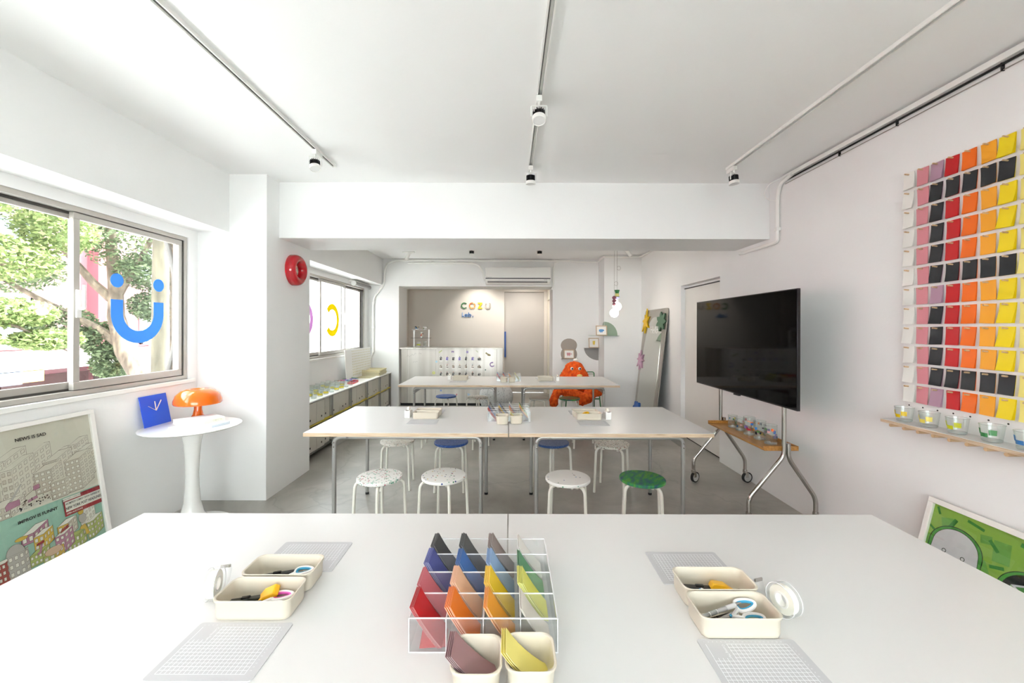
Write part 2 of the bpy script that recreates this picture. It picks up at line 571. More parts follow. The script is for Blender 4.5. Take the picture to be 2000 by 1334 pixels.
# window sill and plaster line under the windows
struct('trim_2', MB().box(-2.86, -2.755, W1[0], 3.60, 1.062, 1.095), WHITE_PVC, 'white sill under the near window', bevel=0.004)
struct('trim_3', MB().box(-2.86, -2.755, W2[0], 7.92, 1.062, 1.095), WHITE_PVC, 'white sill under the far window', bevel=0.004)

# ------------------------------------------------------------------ windows
def make_window(name, label, wy0, wy1, z0, z1, sashes, handle_at):
    r = setting(name, (0, 0, 0), label)
    fr = MB()
    a, b, t = -2.885, -2.790, 0.032
    fr.box(a, b, wy0, wy1, z0, z0+t); fr.box(a, b, wy0, wy1, z1-t, z1)
    fr.box(a, b, wy0, wy0+t, z0+t, z1-t); fr.box(a, b, wy1-t, wy1, z0+t, z1-t)
    fr.build('window_frame', ALU, r)
    gk = MB()
    gk.box(-2.842, -2.838, wy0+t, wy1-t, z0+t, z0+t+0.014); gk.box(-2.845, -2.835, wy0+t, wy1-t, z1-t-0.016, z1-t)
    gk.box(-2.845, -2.797, wy1-t-0.012, wy1-t, z0+t, z1-t)
    gk.build('track_gasket', ALUD, r)
    for (y0, y1, inner) in sashes:
        xa, xb = (-2.832, -2.800) if inner else (-2.872, -2.846)
        s = MB(); e = 0.04
        lo, hi = z0+t+0.004, z1-t-0.004
        s.box(xa, xb, y0, y1, lo, lo+0.052); s.box(xa, xb, y0, y1, hi-0.040, hi)
        s.box(xa, xb, y0, y0+e, lo+0.052, hi-0.04); s.box(xa, xb, y1-e, y1, lo+0.052, hi-0.04)
        so = s.build('sash', ALU, r, bevel=0.003)
        xm = (xa+xb)/2
        MB().box(xm-0.003, xm+0.003, y0+e-0.004, y1-e+0.004, lo+0.048, hi-0.036).build('pane', GLASS, so)
    for y in handle_at:
        h = MB()
        h.box(-2.800, -2.788, y-0.014, y+0.014, 1.60, 1.78)
        h.tube(fillet([(-2.79, y, 1.66), (-2.755, y, 1.655), (-2.745, y-0.012, 1.70), (-2.745, y-0.012, 1.81)], 0.02), [0.009]*16+[0.011], 10)
        h.build('window_handle', WHITE_MET, r)
    return r

make_window('window_1', 'near aluminium sliding window facing the leafy street', W1[0], W1[1], W1[2], W1[3],
            [(-0.165, 0.80, False), (0.76, 1.74, True), (1.70, 2.70, False), (2.63, 3.508, True)], [2.655])
make_window('window_2', 'far aluminium window above the shelf unit', W2[0], W2[1], W2[2], W2[3],
            [(4.635, 5.40, True), (5.34, 6.14, False), (6.06, 7.00, True), (6.92, 7.824, False)], [6.965])
r = setting('window_3', (0, 0, 0), 'added window behind the viewer for fill light')  # unseen window, added to let fill light in from behind
fr = MB()
for x in (-2.0, -0.23, 1.54):
    fr.box(x, x+0.06, YB-0.09, YB-0.03, 0.9, 2.4)
fr.box(-2.0, 1.6, YB-0.09, YB-0.03, 0.9, 0.96); fr.box(-2.0, 1.6, YB-0.09, YB-0.03, 2.34, 2.4)
fr.build('window_frame', ALU, r)
for x in (-1.945, -0.175):
    MB().box(x, x+1.72, YB-0.063, YB-0.057, 0.955, 2.345).build('pane', GLASS, r)

# stickers on the panes (seen from inside)
def wplane(u, v, w): return (-2.8118 + w, u, v)
def vinyl(name, col):
    m, nt, out = base_mat(name)
    df = N(nt, 'ShaderNodeBsdfDiffuse'); tl = N(nt, 'ShaderNodeBsdfTranslucent')
    df.inputs[0].default_value = lin(col); tl.inputs[0].default_value = lin(col)
    mx = N(nt, 'ShaderNodeMixShader'); mx.inputs[0].default_value = 0.3
    nt.links.new(df.outputs[0], mx.inputs[1]); nt.links.new(tl.outputs[0], mx.inputs[2]); nt.links.new(mx.outputs[0], out.inputs[0])
    return m
BLUEV = vinyl('sky_blue_vinyl', '5FA6E8')
st = MB()
cy, cz, R0, R1 = 3.108, 1.639, 0.128, 0.220
inn = [(cy-R0, 1.737)] + circ(cy, cz, R0, 28, 180, 360) + [(cy+R0, 1.737)]
out = [(cy-R1, 1.737)] + circ(cy, cz, R1, 28, 180, 360) + [(cy+R1, 1.737)]
st.band(inn, out, 0.0, 0.0008, wplane, closed=False)
s = tag(thing('window_sticker', 'blue smiling U shaped sticker with two dots on near pane', 'sticker', (0, 0, 0)), None)
st.build('arc', BLUEV, s)
for y in (2.934, 3.282):
    MB().prism(circ(y, 1.874, 0.05, 28), 0.0, 0.0008, wplane).build('dot', BLUEV, s)
st = MB(); st.band(circ(6.50, 1.665, 0.165, 40, -140, 140), circ(6.50, 1.665, 0.258, 40, -140, 140), 0, 0.0008, wplane, closed=False)
tag(st.build('window_sticker', vinyl('yellow_vinyl', 'F4E51E')), 'yellow letter C sticker on the far window', 'sticker')
def wplane2(u, v, w): return (-2.855 + w, u, v)
st = MB(); st.band(circ(5.70, 1.66, 0.165, 44), circ(5.70, 1.66, 0.258, 44), 0, 0.0008, wplane2)
tag(st.build('window_sticker', vinyl('pink_vinyl', 'E9BDEB')), 'pink ring sticker on the far window beside the pier', 'sticker')

# ------------------------------------------------------------------ doors
d = setting('door_1', (0, 0, 0), 'white sliding door recessed in the right wall')
MB().box(2.500, 2.540, D1[0], D1[1], 0.012, 2.118).build('door_panel', M('white_door_paint', 'E9E7E2', 0.5), d, bevel=0.003)
MB().box(2.488, 2.499, D1[0], D1[1], 2.10, 2.112).build('sliding_rail', BLACK, d)
MB().box(2.545, 2.61, D1[0], D1[1], 0.0, 2.15).build('rear_lining', WALL, d)  # backing added to block daylight leaking in over the door
MB().box(2.501, 2.539, D1[0], D1[1], 0.0005, 0.0115).build('gap_shade_strip', M('painted_gap_shade', '2A2927', 0.8), d)  # dark strip painted as the shade in the gap under the door
d = setting('door_2', (0, 0, 0), 'grey sliding door beside the steel counter')
MB().box(-0.125, 0.825, 9.86, 9.90, 0.006, 2.42).build('door_panel', M('warm_grey_paint', 'C4BFB9', 0.6, var=0.02), d, bevel=0.003)
h = MB(); h.box(-0.121, -0.083, 9.815, 9.86, 0.85, 1.465)
h.build('door_handle', M('cobalt_blue_lacquer', '1F4C9C', 0.35), d, bevel=0.004)

# ------------------------------------------------------------------ outside: street, facade, trees, neighbour
ZS = -1.75
struct('street', MB().box(-16, -3.0, -30, 40, ZS-0.2, ZS), M('pale_road', 'C9CAC9', 0.9, var=0.1, vscale=3), 'grey street outside the windows')
struct('street_behind', MB().box(-16, 16, -30, -6.0, ZS-0.2, ZS), M('pale_paving', 'C9C9C7', 0.9, var=0.06, vscale=2), 'pale paving behind the building')
RED = M('brick_red_render', '80585C', 0.8, var=0.08, vscale=1.5)
bld = thing('street_building', 'brick red building with dark windows across the street', 'building', (-13.2, 13, ZS))
MB().box(-4, 0, -20, 14, 0, 9.5).build('wall', RED, bld)
PANE = M('dark_window_pane', '5C6873', 0.15, var=0.1)
FRM = M('grey_window_frame', '9A9A9C', 0.5)
for i, (y0, y1, z0, z1) in enumerate([(-3.5, -1.6, 5.0, 6.2), (-3.6, -1.7, 2.7, 4.1), (1.5, 3.2, 5.0, 6.2), (1.6, 3.4, 2.7, 4.1), (5.5, 7.2, 5.0, 6.2), (5.5, 7.2, 2.7, 4.1), (-8, -6, 5.0, 6.2), (-8, -6, 2.7, 4.1)]):
    f = MB(); f.box(0, 0.08, y0, y1, z0, z0+0.08); f.box(0, 0.08, y0, y1, z1-0.08, z1)
    for y in (y0, (y0+y1)/2-0.04, y1-0.08): f.box(0, 0.08, y, y+0.08, z0, z1)
    fo = f.build('window', FRM, bld)
    MB().box(0.0, 0.02, y0+0.02, y1-0.02, z0+0.02, z1-0.02).build('pane', PANE, fo)
MB().box(0, 0.35, -0.2, 0.05, 2.0, 7.0).build('downpipe_column', M('dark_maroon_paint', '7A3C44', 0.7), bld)
MB().box(0.02, 0.4, -2.6, -1.9, 2.25, 2.65).build('outdoor_unit', WHITE_MET, bld)
aw = MB(); aw.prism([(0, 2.6), (1.5, 2.33), (1.5, 2.22), (0, 2.45)], -9, 14, lambda u, v, w: (u, w, v))
aw.build('awning', M('white_awning', 'EFEFEF', 0.7), bld)
for k, (y0, y1, col) in enumerate([(-8, -4.1, '55585E'), (-4, -2.5, '3E5058'), (-2.4, -0.2, '57403F'), (0, 3, '5E5450'), (3.1, 7, '4A4F55')]):
    MB().box(0, 0.05, y0, y1, 0.05, 1.95).build('shopfront_pane', M('shopfront_%d' % k, col, 0.3, var=0.15, vscale=4), bld)
bb = MB(); bb.box(1.47, 1.50, -6.0, -3.16, 1.92, 2.24)
bb.build('banner', M('slate_blue_banner', '4F5A6E', 0.7), bld)
MB().box(1.47, 1.50, -3.15, -2.7, 1.95, 2.24).build('banner', M('orange_banner', 'E9A04C', 0.7), bld)

def leaf_cloud(mb, centers, n, size, seed):
    rnd = random.Random(seed)
    vs, fs = [], []
    for i in range(n):
        cx, cy, cz, rx, ry, rz = rnd.choice(centers)
        while True:
            a, b, c = rnd.uniform(-1, 1), rnd.uniform(-1, 1), rnd.uniform(-1, 1)
            q = a*a+b*b+c*c
            if 0.2 < q < 1: break
        p = Vector((cx+a*rx, cy+b*ry, cz+c*rz))
        d = Vector((rnd.gauss(0, 1), rnd.gauss(0, 1), rnd.gauss(-0.2, 0.5))).normalized()
        e = d.cross(Vector((rnd.gauss(0, 1), rnd.gauss(0, 1), rnd.gauss(0, 1)))).normalized()
        s = size*rnd.uniform(0.7, 1.3)
        o = len(vs)
        vs += [p - d*s, p + e*s*0.45 - d*s*0.1, p + d*s, p - e*s*0.45 - d*s*0.1]
        fs.append((o, o+1, o+2, o+3))
    mb.add(vs, fs)

BARK = streak_mat('mottled_bark', [(0.3, '3C342B'), (0.5, '5C5145'), (0.7, '7A6E5E')], scale=6, stretch=(2, 2, 0.7), rough=0.9, bump=0.6)
BARKP = streak_mat('pale_grey_bark', [(0.3, '3F3B30'), (0.55, '5A5546'), (0.75, '6E6958')], scale=5, stretch=(2, 2, 0.6), rough=0.9, bump=0.4)
LEAF1 = leaf_mat('deep_green_leaf', [(0.0, '3F4C38'), (0.5, '5C6A4F'), (1.0, '7F8C6C')])
LEAF2 = leaf_mat('yellow_green_leaf', [(0.0, '55653F'), (0.5, '7A8A58'), (1.0, 'A0AA78')])

def tree(name, label, trunk, branches, clouds, n, size, bark, leaf, seed):
    base = trunk[0][0]
    t = thing(name, label, 'tree', base)
    off = Vector(base)
    mb = MB(); pts = [Vector(p)-off for p, r in trunk]
    mb.tube(pts, [r for p, r in trunk], 12); mb.build('trunk', bark, t)
    for br in branches:
        mb = MB(); mb.tube([Vector(p)-off for p, r in br], [r for p, r in br], 8); mb.build('branch', bark, t)
    mb = MB(); leaf_cloud(mb, [(c[0]-off.x, c[1]-off.y, c[2]-off.z, c[3], c[4], c[5]) for c in clouds], n, size, seed)
    o = mb.build('foliage', leaf, t, smooth=False, fix=False); o['kind'] = 'stuff'
    return t

tree('street_tree', 'leaning street tree with dense green crown outside the near window',
     [((-6.35, 7.6, ZS), .24), ((-6.6, 7.6, .2), .20), ((-6.86, 7.6, .75), .19), ((-7.12, 7.6, 1.1), .16), ((-7.30, 7.6, 1.75), .13), ((-7.30, 7.6, 2.1), .11), ((-7.5, 7.7, 3.2), .08), ((-7.5, 7.7, 4.4), .04)],
     [[((-7.3, 7.6, 2.0), .09), ((-7.62, 7.5, 2.35), .07), ((-8.1, 7.4, 3.0), .05), ((-8.6, 7.2, 4.0), .02)],
      [((-7.12, 7.6, 1.15), .10), ((-7.5, 7.5, 1.5), .07), ((-8.3, 7.3, 2.0), .05), ((-9.2, 7.1, 2.6), .02)],
      [((-7.3, 7.6, 2.1), .08), ((-7.0, 7.8, 2.9), .05), ((-6.7, 8.0, 3.8), .03)]],
     [(-7.3, 7.9, 3.2, .75, .8, .6), (-7.0, 8.0, 2.6, .5, .6, .35), (-8.2, 7.6, 3.6, .8, .9, .6), (-8.9, 7.3, 2.6, .8, .7, .45), (-7.0, 8.1, 1.95, .35, .5, .3), (-7.6, 7.7, 1.3, .3, .4, .35), (-8.2, 7.5, 1.6, .5, .5, .35), (-6.6, 8.1, 3.9, .8, .7, .7), (-8.6, 7.4, 4.7, 1.3, 1.0, .8), (-7.6, 7.9, 0.85, .35, .4, .3), (-6.5, 8.0, 0.9, .25, .3, .2)],
     26000, .040, BARK, LEAF1, 3)
tree('street_tree', 'straight pale trunked tree close to the near window',
     [((-4.62, 5.42, ZS), .12), ((-4.62, 5.42, 0.5), .10), ((-4.62, 5.42, 2.0), .092), ((-4.60, 5.42, 3.6), .085), ((-4.6, 5.4, 5.2), .06)],
     [[((-4.62, 5.42, 3.5), .05), ((-5.1, 5.1, 4.1), .03), ((-5.7, 4.8, 4.6), .015)]],
     [(-4.7, 5.2, 4.9, 1.0, 1.2, .7), (-5.4, 4.7, 4.6, .8, .9, .6)], 4000, .055, BARKP, LEAF2, 5)
tree('street_tree', 'yellow green tree with arching boughs left of the near window',
     [((-7.6, 3.9, ZS), .2), ((-7.6, 3.9, 0.5), .16), ((-7.5, 4.2, 2.4), .12), ((-7.4, 4.6, 4.2), .08)],
     [[((-7.55, 4.1, 1.9), .06), ((-7.3, 5.0, 1.85), .035), ((-7.1, 5.9, 1.55), .02), ((-7.0, 6.6, 1.1), .01)],
      [((-7.55, 4.1, 2.2), .06), ((-7.4, 5.2, 2.6), .04), ((-7.3, 6.1, 2.4), .015)],
      [((-7.6, 4.0, 1.5), .05), ((-7.3, 4.9, 1.35), .03), ((-7.1, 5.6, 1.2), .012)]],
     [(-7.2, 5.9, 1.75, .35, .6, .22), (-7.1, 6.3, 1.35, .3, .5, .16), (-7.2, 5.3, 1.35, .35, .5, .16), (-7.4, 5.9, 2.55, .5, .8, .35), (-7.5, 5.5, 3.6, .7, .9, .45), (-7.3, 6.6, 3.1, .5, .5, .4), (-7.6, 4.6, 4.4, 1.4, 1.6, .8), (-7.0, 6.2, 4.3, .9, .8, .5)],
     17000, .043, BARK, LEAF2, 9)

# rough pier of the building just outside the near window, with a grey pipe
PEB = speckle_mat('pebble_dash', '4A4236', ['3A2F22', '5E5548', '332B22', '4F4430'], scale=55, amount=0.9, size=0.5, rough=0.9)
struct('pier_outside', MB().box(-3.36, -2.9, 4.05, 4.45, ZS, 5.0), PEB, 'pebble dashed pier outside the near window')
pp = MB(); pp.tube(fillet([(-3.45, 4.0, 2.75), (-3.38, 4.0, 2.5), (-3.27, 4.0, 2.05), (-3.27, 4.0, 1.35), (-3.40, 4.0, 0.9), (-3.44, 4.0, 0.2)], .08), .022, 10)
tag(pp.build('drain_pipe', M('grey_pvc_pipe', '54524F', 0.5)), 'bent grey pipe clipped to the pebble dashed pier outside', 'pipe')
nb = thing('neighbour_building', 'white neighbouring building with a gridded window beyond the far window', 'building', (-7.0, 14.0, ZS))
MB().box(-4, 0, -1.5, 12, 0, 5.5).build('wall', M('white_render', 'EDEDED', 0.8, var=0.03), nb)
f = MB()
for i in range(5): f.box(0, 0.06, 0.9+i*0.5, 0.95+i*0.5, 1.6, 3.3)
for i in range(5): f.box(0, 0.06, 0.9, 2.95, 1.6+i*0.41, 1.65+i*0.41)
f.build('window_grille', WHITE_MET, nb)
MB().box(0, 0.02, 0.9, 2.95, 1.6, 3.3).build('pane', M('blue_grey_pane', '5F6A80', 0.4), nb)
car = thing('parked_car', 'white car parked across the street below the near window', 'car', (-11.0, 10.2, ZS))
prof = [(-2.1, .35), (-2.15, .75), (-1.3, .95), (-.75, 1.45), (.8, 1.48), (1.5, 1.0), (2.1, .9), (2.15, .35)]
cb = MB(); cb.prism(prof, -.85, .85, lambda u, v, w: (w, u, v)); cb.build('body', M('white_car_paint', 'EDEFF2', 0.2, coat=0.6), car, bevel=0.08)
cw = MB(); cw.prism([(-1.2, .98), (-.72, 1.38), (.75, 1.40), (1.3, 1.0)], -.86, .86, lambda u, v, w: (w, u, v)); cw.build('windows', M('car_glass', '2A3036', 0.1), car)
for x in (-.8, .8):
    for y in (-1.35, 1.35):
        MB().cyl((x-.1, y, .33), (x+.1, y, .33), .33, n=20).build('wheel', BLACKRUB, car)

# ------------------------------------------------------------------ work tables
TZ = 0.764
def make_table():
    t = thing('work_table', 'x', 'table', (0, 0, 0), group='white topped work tables')
    L, Dp = 1.512, 1.03
    top = MB().box(-L/2, L/2, 0, Dp, TZ-0.028, TZ-0.0015).build('tabletop', PLY, t)
    MB().box(-L/2, L/2, 0, Dp, TZ-0.0015, TZ).build('laminate_sheet', LAMINATE, top)
    for sx in (-1, 1):
        x = sx*(L/2-0.205)
        for y, s in ((0.06, 1), (0.78, -1)):
            lg = MB()
            lg.tube(fillet([(x-sx*0.11, y, TZ-0.046), (x, y, TZ-0.046), (x, y, 0.02)], 0.06, 8), 0.0155, 14)
            lo = lg.build('leg', GREY_MET, t)
            MB().lathe([(0, 0), (.0165, 0), (.0165, .02), (0, .02)], 14, (x, y, 0)).build('foot', BLACKRUB, lo)
            if s == 1:
                bo = MB()
                for z in (TZ-0.085, TZ-0.118): bo.lathe([(0, 0), (.007, 0), (.005, .004), (0, .005)], 10, (x, y-0.0155, z), axis='Y')
                for i in range(len(bo.v)):
                    v = bo.v[i]; bo.v[i] = (v[0], 2*(y-0.0155)-v[1], v[2])
                bo.build('bolts', CHROME, lo)
        sr = MB(); sr.box(x-0.004, x+0.004, 0.075, 0.765, TZ-0.125, TZ-0.075)
        sr.build('side_rail', GREY_MET, t)
    MB().cyl((-L/2+0.3, 0.06, TZ-0.046), (L/2-0.3, 0.06, TZ-0.046), 0.0155, n=14).build('front_rail', GREY_MET, t)
    MB().cyl((-L/2+0.3, 0.78, TZ-0.046), (L/2-0.3, 0.78, TZ-0.046), 0.0155, n=14).build('rear_rail', GREY_MET, t)
    return t
tp = make_table()
YT = {'near': 0.675, 'mid': 3.018, 'far': 5.585}
first = True
for key, word in (('near', 'nearest'), ('mid', 'middle'), ('far', 'farthest')):
    for sx, side in ((-1, 'window'), (1, 'television')):
        gap = {'near': 0.758, 'mid': 0.7595, 'far': 0.757}[key]
        loc = (sx*gap - 0.004, YT[key], 0)
        lab = '%s white topped work table with grey tube legs, half on the %s side' % (word, 'street window' if sx < 0 else 'television')
        if first:
            tp.location = loc; tp['label'] = lab; first = False
        else:
            copy_tree(tp, loc, 0, lab)

# ------------------------------------------------------------------ stools
SEAT_Z = 0.45
SW = ['3E8C5A', '1F5BA8', 'B23B3B', 'D9A72C', '2E2E38', '4FA08A']
SEATS = {
 'multi': speckle_mat('white_terrazzo_green', 'EDECE8', ['58A585', '3F8F78', 'B9576A', '8A6A5A', '6FB79A'], 78, .30, .48),
 'dots': speckle_mat('white_terrazzo_dots', 'EFEEEA', ['4A8F6A', 'C8A53A', '3C4F8A', '3B3438', 'C37A55'], 62, .14, .40),
 'few': speckle_mat('white_terrazzo_sparse', 'F0EFEB', ['2F5FA8', '4F8F6A', '4A4A50', '8A5A4A'], 60, .05, .33),
 'earth': speckle_mat('cream_terrazzo', 'DEDAD0', ['7A8A6A', '9A6F5E', '55604F', 'B59A7E'], 85, .42, .5),
 'cool': speckle_mat('grey_white_terrazzo', 'E2DFD6', ['8FA08A', 'B08A78', '6E7868', 'C9BFA8'], 95, .30, .45),
 'blue': speckle_mat('blue_flecked', '2D55A3', ['4D74BC', '6A8CC9', '24468C', '3B63B0'], 120, .6, .5),
 'blue2': speckle_mat('blue_flecked_dark', '32538F', ['4B69A2', '5F7CB0', '294782'], 120, .6, .5),
 'green': streak_mat('green_marbled', [(0.30, '22406E'), (0.42, '2F6B62'), (0.52, '2F8A4A'), (0.62, '5E9A3A'), (0.75, '1F6B4E')], 5.0, (2.2, 7, 3), rough=.35),
 'grey': M('plain_grey_seat', 'CFCBC0', 0.45, var=0.03, vscale=30),
}
leg_me = {}
def stool_leg_mesh():
    mb = MB()
    mb.tube(fillet([(.06, 0, SEAT_Z-.033), (.172, 0, SEAT_Z-.033), (.192, 0, 0.004)], .05, 8), .0112, 12)
    return mb.mesh('leg', CREAM_MET)
STOOL_LEG = stool_leg_mesh()
def seat_mesh(key):
    mb = MB(); R = .163
    mb.lathe([(0, -.011), (R-.004, -.011), (R, -.007), (R, .007), (R-.004, .011), (0, .011)], 48)
    return mb.mesh('seat', SEATS[key])
SEAT_ME = {k: seat_mesh(k) for k in SEATS}
STUD = MB().lathe([(0, -.012), (.012, -.012), (.012, 0), (0, 0)], 12).mesh('stud', CREAM_MET)
def stool(x, y, key, rot, label, seatrot=0):
    t = thing('stool', label, 'stool', (x, y, 0), math.radians(rot), 'round stools at the work tables')
    link('seat', SEAT_ME[key], t, (0, 0, SEAT_Z-.011), (0, 0, seatrot))
    for k in range(4):
        link('leg', STOOL_LEG, t, (0, 0, 0), (0, 0, k*PI/2))
        link('stud', STUD, t, (.095*math.cos(k*PI/2), .095*math.sin(k*PI/2), SEAT_Z-.042))
for a in [
 (-.951, 3.014, 'multi', 12, 'white stool with green and red flecks, leftmost in front of middle table', .6),
 (-.485, 3.039, 'dots', 22, 'white stool with sparse coloured dots, second from left before middle table'),
 (.430, 2.997, 'few', 35, 'nearly plain white stool with few specks, left of the green stool'),
 (.973, 2.993, 'green', 30, 'green and blue marbled stool nearest the television stand', .5),
 (-1.087, 3.993, 'cool', 50, 'white flecked stool under the middle table, far side, nearest the pier'),
 (-.559, 3.954, 'blue', 45, 'bright blue stool under the left half of the middle table'),
 (.412, 3.94, 'blue2', 80, 'dull blue stool under the right half of the middle table'),
 (.978, 3.903, 'earth', 20, 'cream stool with brown flecks under the right half of middle table'),
 (-.98, 5.36, 'cool', 45, 'white legged stool tucked before the farthest table, first from windows'),
 (-.46, 5.36, 'few', 0, 'white legged stool tucked before the farthest table, second from windows'),
 (.478, 5.36, 'dots', 40, 'white legged stool tucked before the farthest table, third from windows'),
 (.975, 5.36, 'multi', 40, 'white legged stool tucked before the farthest table, fourth from windows'),
 (-1.021, 6.626, 'blue', 20, 'blue stool behind the farthest table in front of the steel counter'),
 (-.502, 6.526, 'earth', 10, 'cream flecked stool beside the speckled ball behind the farthest table'),
 (.473, 6.44, 'grey', 25, 'plain grey stool behind the farthest table in front of grey door'),
 (.948, 6.44, 'green', 30, 'dark green stool behind the farthest table under the orange plush'),
]:
    stool(*a)

# ------------------------------------------------------------------ things on the tables
MATG = M('grey_cutting_mat', 'C0C0C2', 0.5)
MATL = M('cutting_mat_print', 'F2F3F5', 0.5)
def mat_mesh():
    mb = MB()
    mb.prism([(x, y) for x, y in rrect(.24, .178, .008, 4)], 0, .002)
    return mb.mesh('base_sheet', MATG)
def mat_print():
    mb = MB(); z = .0022
    fn = lambda u, v, w: (u, v, w)
    lw = .0006
    for i in range(20):
        x = -.105 + i*.0105
        y0 = -.072
        y1 = .072 if x > -.055 else .030
        mb.flat([(x-lw, y0), (x+lw, y0), (x+lw, y1), (x-lw, y1)], z, fn)
    for i in range(15):
        y = -.072 + i*.0103
        x0 = -.105 if y < .031 else -.055
        mb.flat([(x0, y-lw), (.0945, y-lw), (.0945, y+lw), (x0, y+lw)], z+.0001, fn)
    mb.flat([(-.105, .031), (-.1038, .031), (-.1038, .072), (-.105, .072)], z, fn)
    text_into(mb, 'Cutting Mat', .0085, lambda u, v, w: (-.064 + v, .050 - u, w), z+.0001)
    for i in range(19):
        text_into(mb, str(i+1), .005, lambda u, v, w, i=i: (-.105+i*.0105+u, .079+v, w), z+.0001)
    for i in range(14):
        text_into(mb, str(14-i), .005, lambda u, v, w, i=i: (.102+u, -.062+i*.0103+v, w), z+.0001)
    return mb.mesh('printed_grid', MATL, smooth=False, fix=False)
MAT_ME, MATP_ME = mat_mesh(), mat_print()
def cutting_mat(x, y, label, flip=False, rot=0):
    t = thing('cutting_mat', label, 'cutting mat', (x, y, TZ), rot + (PI if flip else 0), 'grey cutting mats on the tables')
    link('base_sheet', MAT_ME, t); link('printed_grid', MATP_ME, t)
cutting_mat(-.681, .981, 'grey gridded cutting mat nearest the viewer on the window side')
cutting_mat(-.681, 1.385, 'grey gridded cutting mat behind the left trays on nearest table', True)
cutting_mat(.585, .928, 'grey gridded cutting mat nearest the viewer on television side')
cutting_mat(.588, 1.325, 'grey gridded cutting mat behind the right trays on nearest table', True)
cutting_mat(-.71, 3.376, 'pale cutting mat before the left trays on the middle table')
cutting_mat(-.725, 3.80, 'pale cutting mat behind the left trays on the middle table', True)
cutting_mat(.684, 3.347, 'grey cutting mat before the right trays on the middle table')
cutting_mat(.674, 3.77, 'grey cutting mat behind the right trays on the middle table', True)
cutting_mat(-.74, 5.955, 'pale cutting mat before the left tray on the farthest table')
cutting_mat(-.73, 6.38, 'pale cutting mat behind the left tray on the farthest table', True)
cutting_mat(.548, 5.935, 'grey cutting mat before the right tray on the farthest table')
cutting_mat(.525, 6.36, 'grey cutting mat behind the right tray on the farthest table', True)

def tub_mesh(w, d, h, r, t, taper, name, dimples=0):
    mb = MB()
    L = lambda s, rr, z, off=0: [(x, y, z) for x, y in rrect(w*s+off, d*s+off, rr, 6)]
    k = 1 - taper
    loops = [L(1, r*.8, 0, -2*taper*w*.5-.010), L(1, r*.85, .003, -taper*w-.002), L(1, r*.9, .012, -taper*w+.002),
             L(1, r, h-.010, -.006), L(1, r, h-.006, 0), L(1, r, h-.001, .001), L(1, r, h, -.002),
             L(1, r, h-.002, -2*t-.004), L(1, r*.95, h*.6, -2*t-.008), L(1, r*.9, .014, -taper*w-2*t), L(1, r*.8, t+.001, -taper*w-2*t-.010)]
    loft(mb, loops)
    for i in range(dimples):
        x = (i-(dimples-1)/2)*w*.25
        yy = -(d/2) + .0055
        mb.lathe([(0, -.0008), (.0125, -.0008), (.0135, 0.0005)], 18, (x, yy+.001, h*.42), axis='Y')
    return mb.mesh(name, BEIGE, angle=50)
TRAY = tub_mesh(.208, .108, .056, .022, .0022, .045, 'tray', 0)
TRAYD = tub_mesh(.222, .112, .056, .022, .0022, .045, 'tray', 3)
BOWL = tub_mesh(.108, .112, .070, .026, .0025, .16, 'bowl', 0)
def tray(x, y, label, me=TRAY, rot=0):
    o = link('storage_tray', me, None, (x, y, TZ + (.0022 if False else 0)), (0, 0, rot))
    return tag(o, label, 'tray', 'beige plastic trays on the tables')
tray(-.680, 1.126, 'beige tray holding yellow cutter and pink scissors, nearest table')
tray(-.681, 1.243, 'beige tray holding blue handled scissors, window side of nearest table')
tray(.583, 1.066, 'beige tray holding pen and blue scissors, nearest the viewer')
tray(.590, 1.180, 'beige tray holding yellow wedge, behind the pen tray on nearest table')
tray(-.714, 3.533, 'beige tray in front on window side of the middle table', TRAYD)
tray(-.712, 3.648, 'beige tray behind on window side of the middle table', TRAYD)
tray(.679, 3.508, 'beige tray in front on television side of the middle table', TRAYD)
tray(.668, 3.622, 'beige tray behind on television side of the middle table', TRAYD)
tray(-.737, 6.122, 'beige tray in front on window side of the farthest table', TRAYD)
tray(-.733, 6.238, 'beige tray behind on window side of the farthest table', TRAYD)
tray(.542, 6.085, 'beige tray in front on passage side of the farthest table', TRAYD)
tray(.54, 6.200, 'beige tray behind on passage side of the farthest table', TRAYD)
for x, y, lab in [(-.068, .886, 'beige square bowl of mauve cards on the nearest table'), (.047, .892, 'beige square bowl of pale yellow cards on the nearest table'),
                  (-.056, 3.338, 'beige bowl left of the gap before the middle organizer'), (.058, 3.352, 'beige bowl of pale yellow cards before the middle organizer'),
                  (-.079, 5.93, 'left beige bowl before the organizer on the farthest table'), (.037, 5.935, 'right beige bowl before the organizer on the farthest table')]:
    tag(link('card_bowl', BOWL, None, (x, y, TZ)), lab, 'bowl', 'beige card bowls on the tables')

# clear organizers with cards
def organizer(x0, y0, label):
    t = thing('card_organizer', label, 'organizer', (x0, y0, TZ), 0, 'clear acrylic card organizers')
    Wd, Dd, Hh, th = .357, .373, .082, .003
    b = MB(); b.box(0, Wd, 0, Dd, 0, .0025); b.build('bottom_panel', ACRYL, t)
    for i in range(5):
        x = i*(Wd-th)/4
        p = MB(); p.box(x, x+th, 0, Dd, .0025, Hh-.002); po = p.build('divider', ACRYL, t)
        MB().box(x, x+th, 0, Dd, Hh-.002, Hh).build('edge', ACRYLEDGE, po)
        y = i*(Dd-th)/4
        p = MB(); p.box(th, Wd-th, y, y+th, .0025, Hh-.002); po = p.build('cross_panel', ACRYL, t)
        e = MB(); e.box(th, Wd-th, y, y+th, Hh-.002, Hh+.0002); e.build('edge', ACRYLEDGE, po)
    e = MB()
    for i in range(5):
        x = i*(Wd-th)/4
        e.box(x+.0004, x+th-.0004, -.0006, 0, 0, Hh)
    e.box(0, Wd, -.0006, 0, 0, .0025)
    e.build('front_edges', ACRYLEDGE, t)
    return t
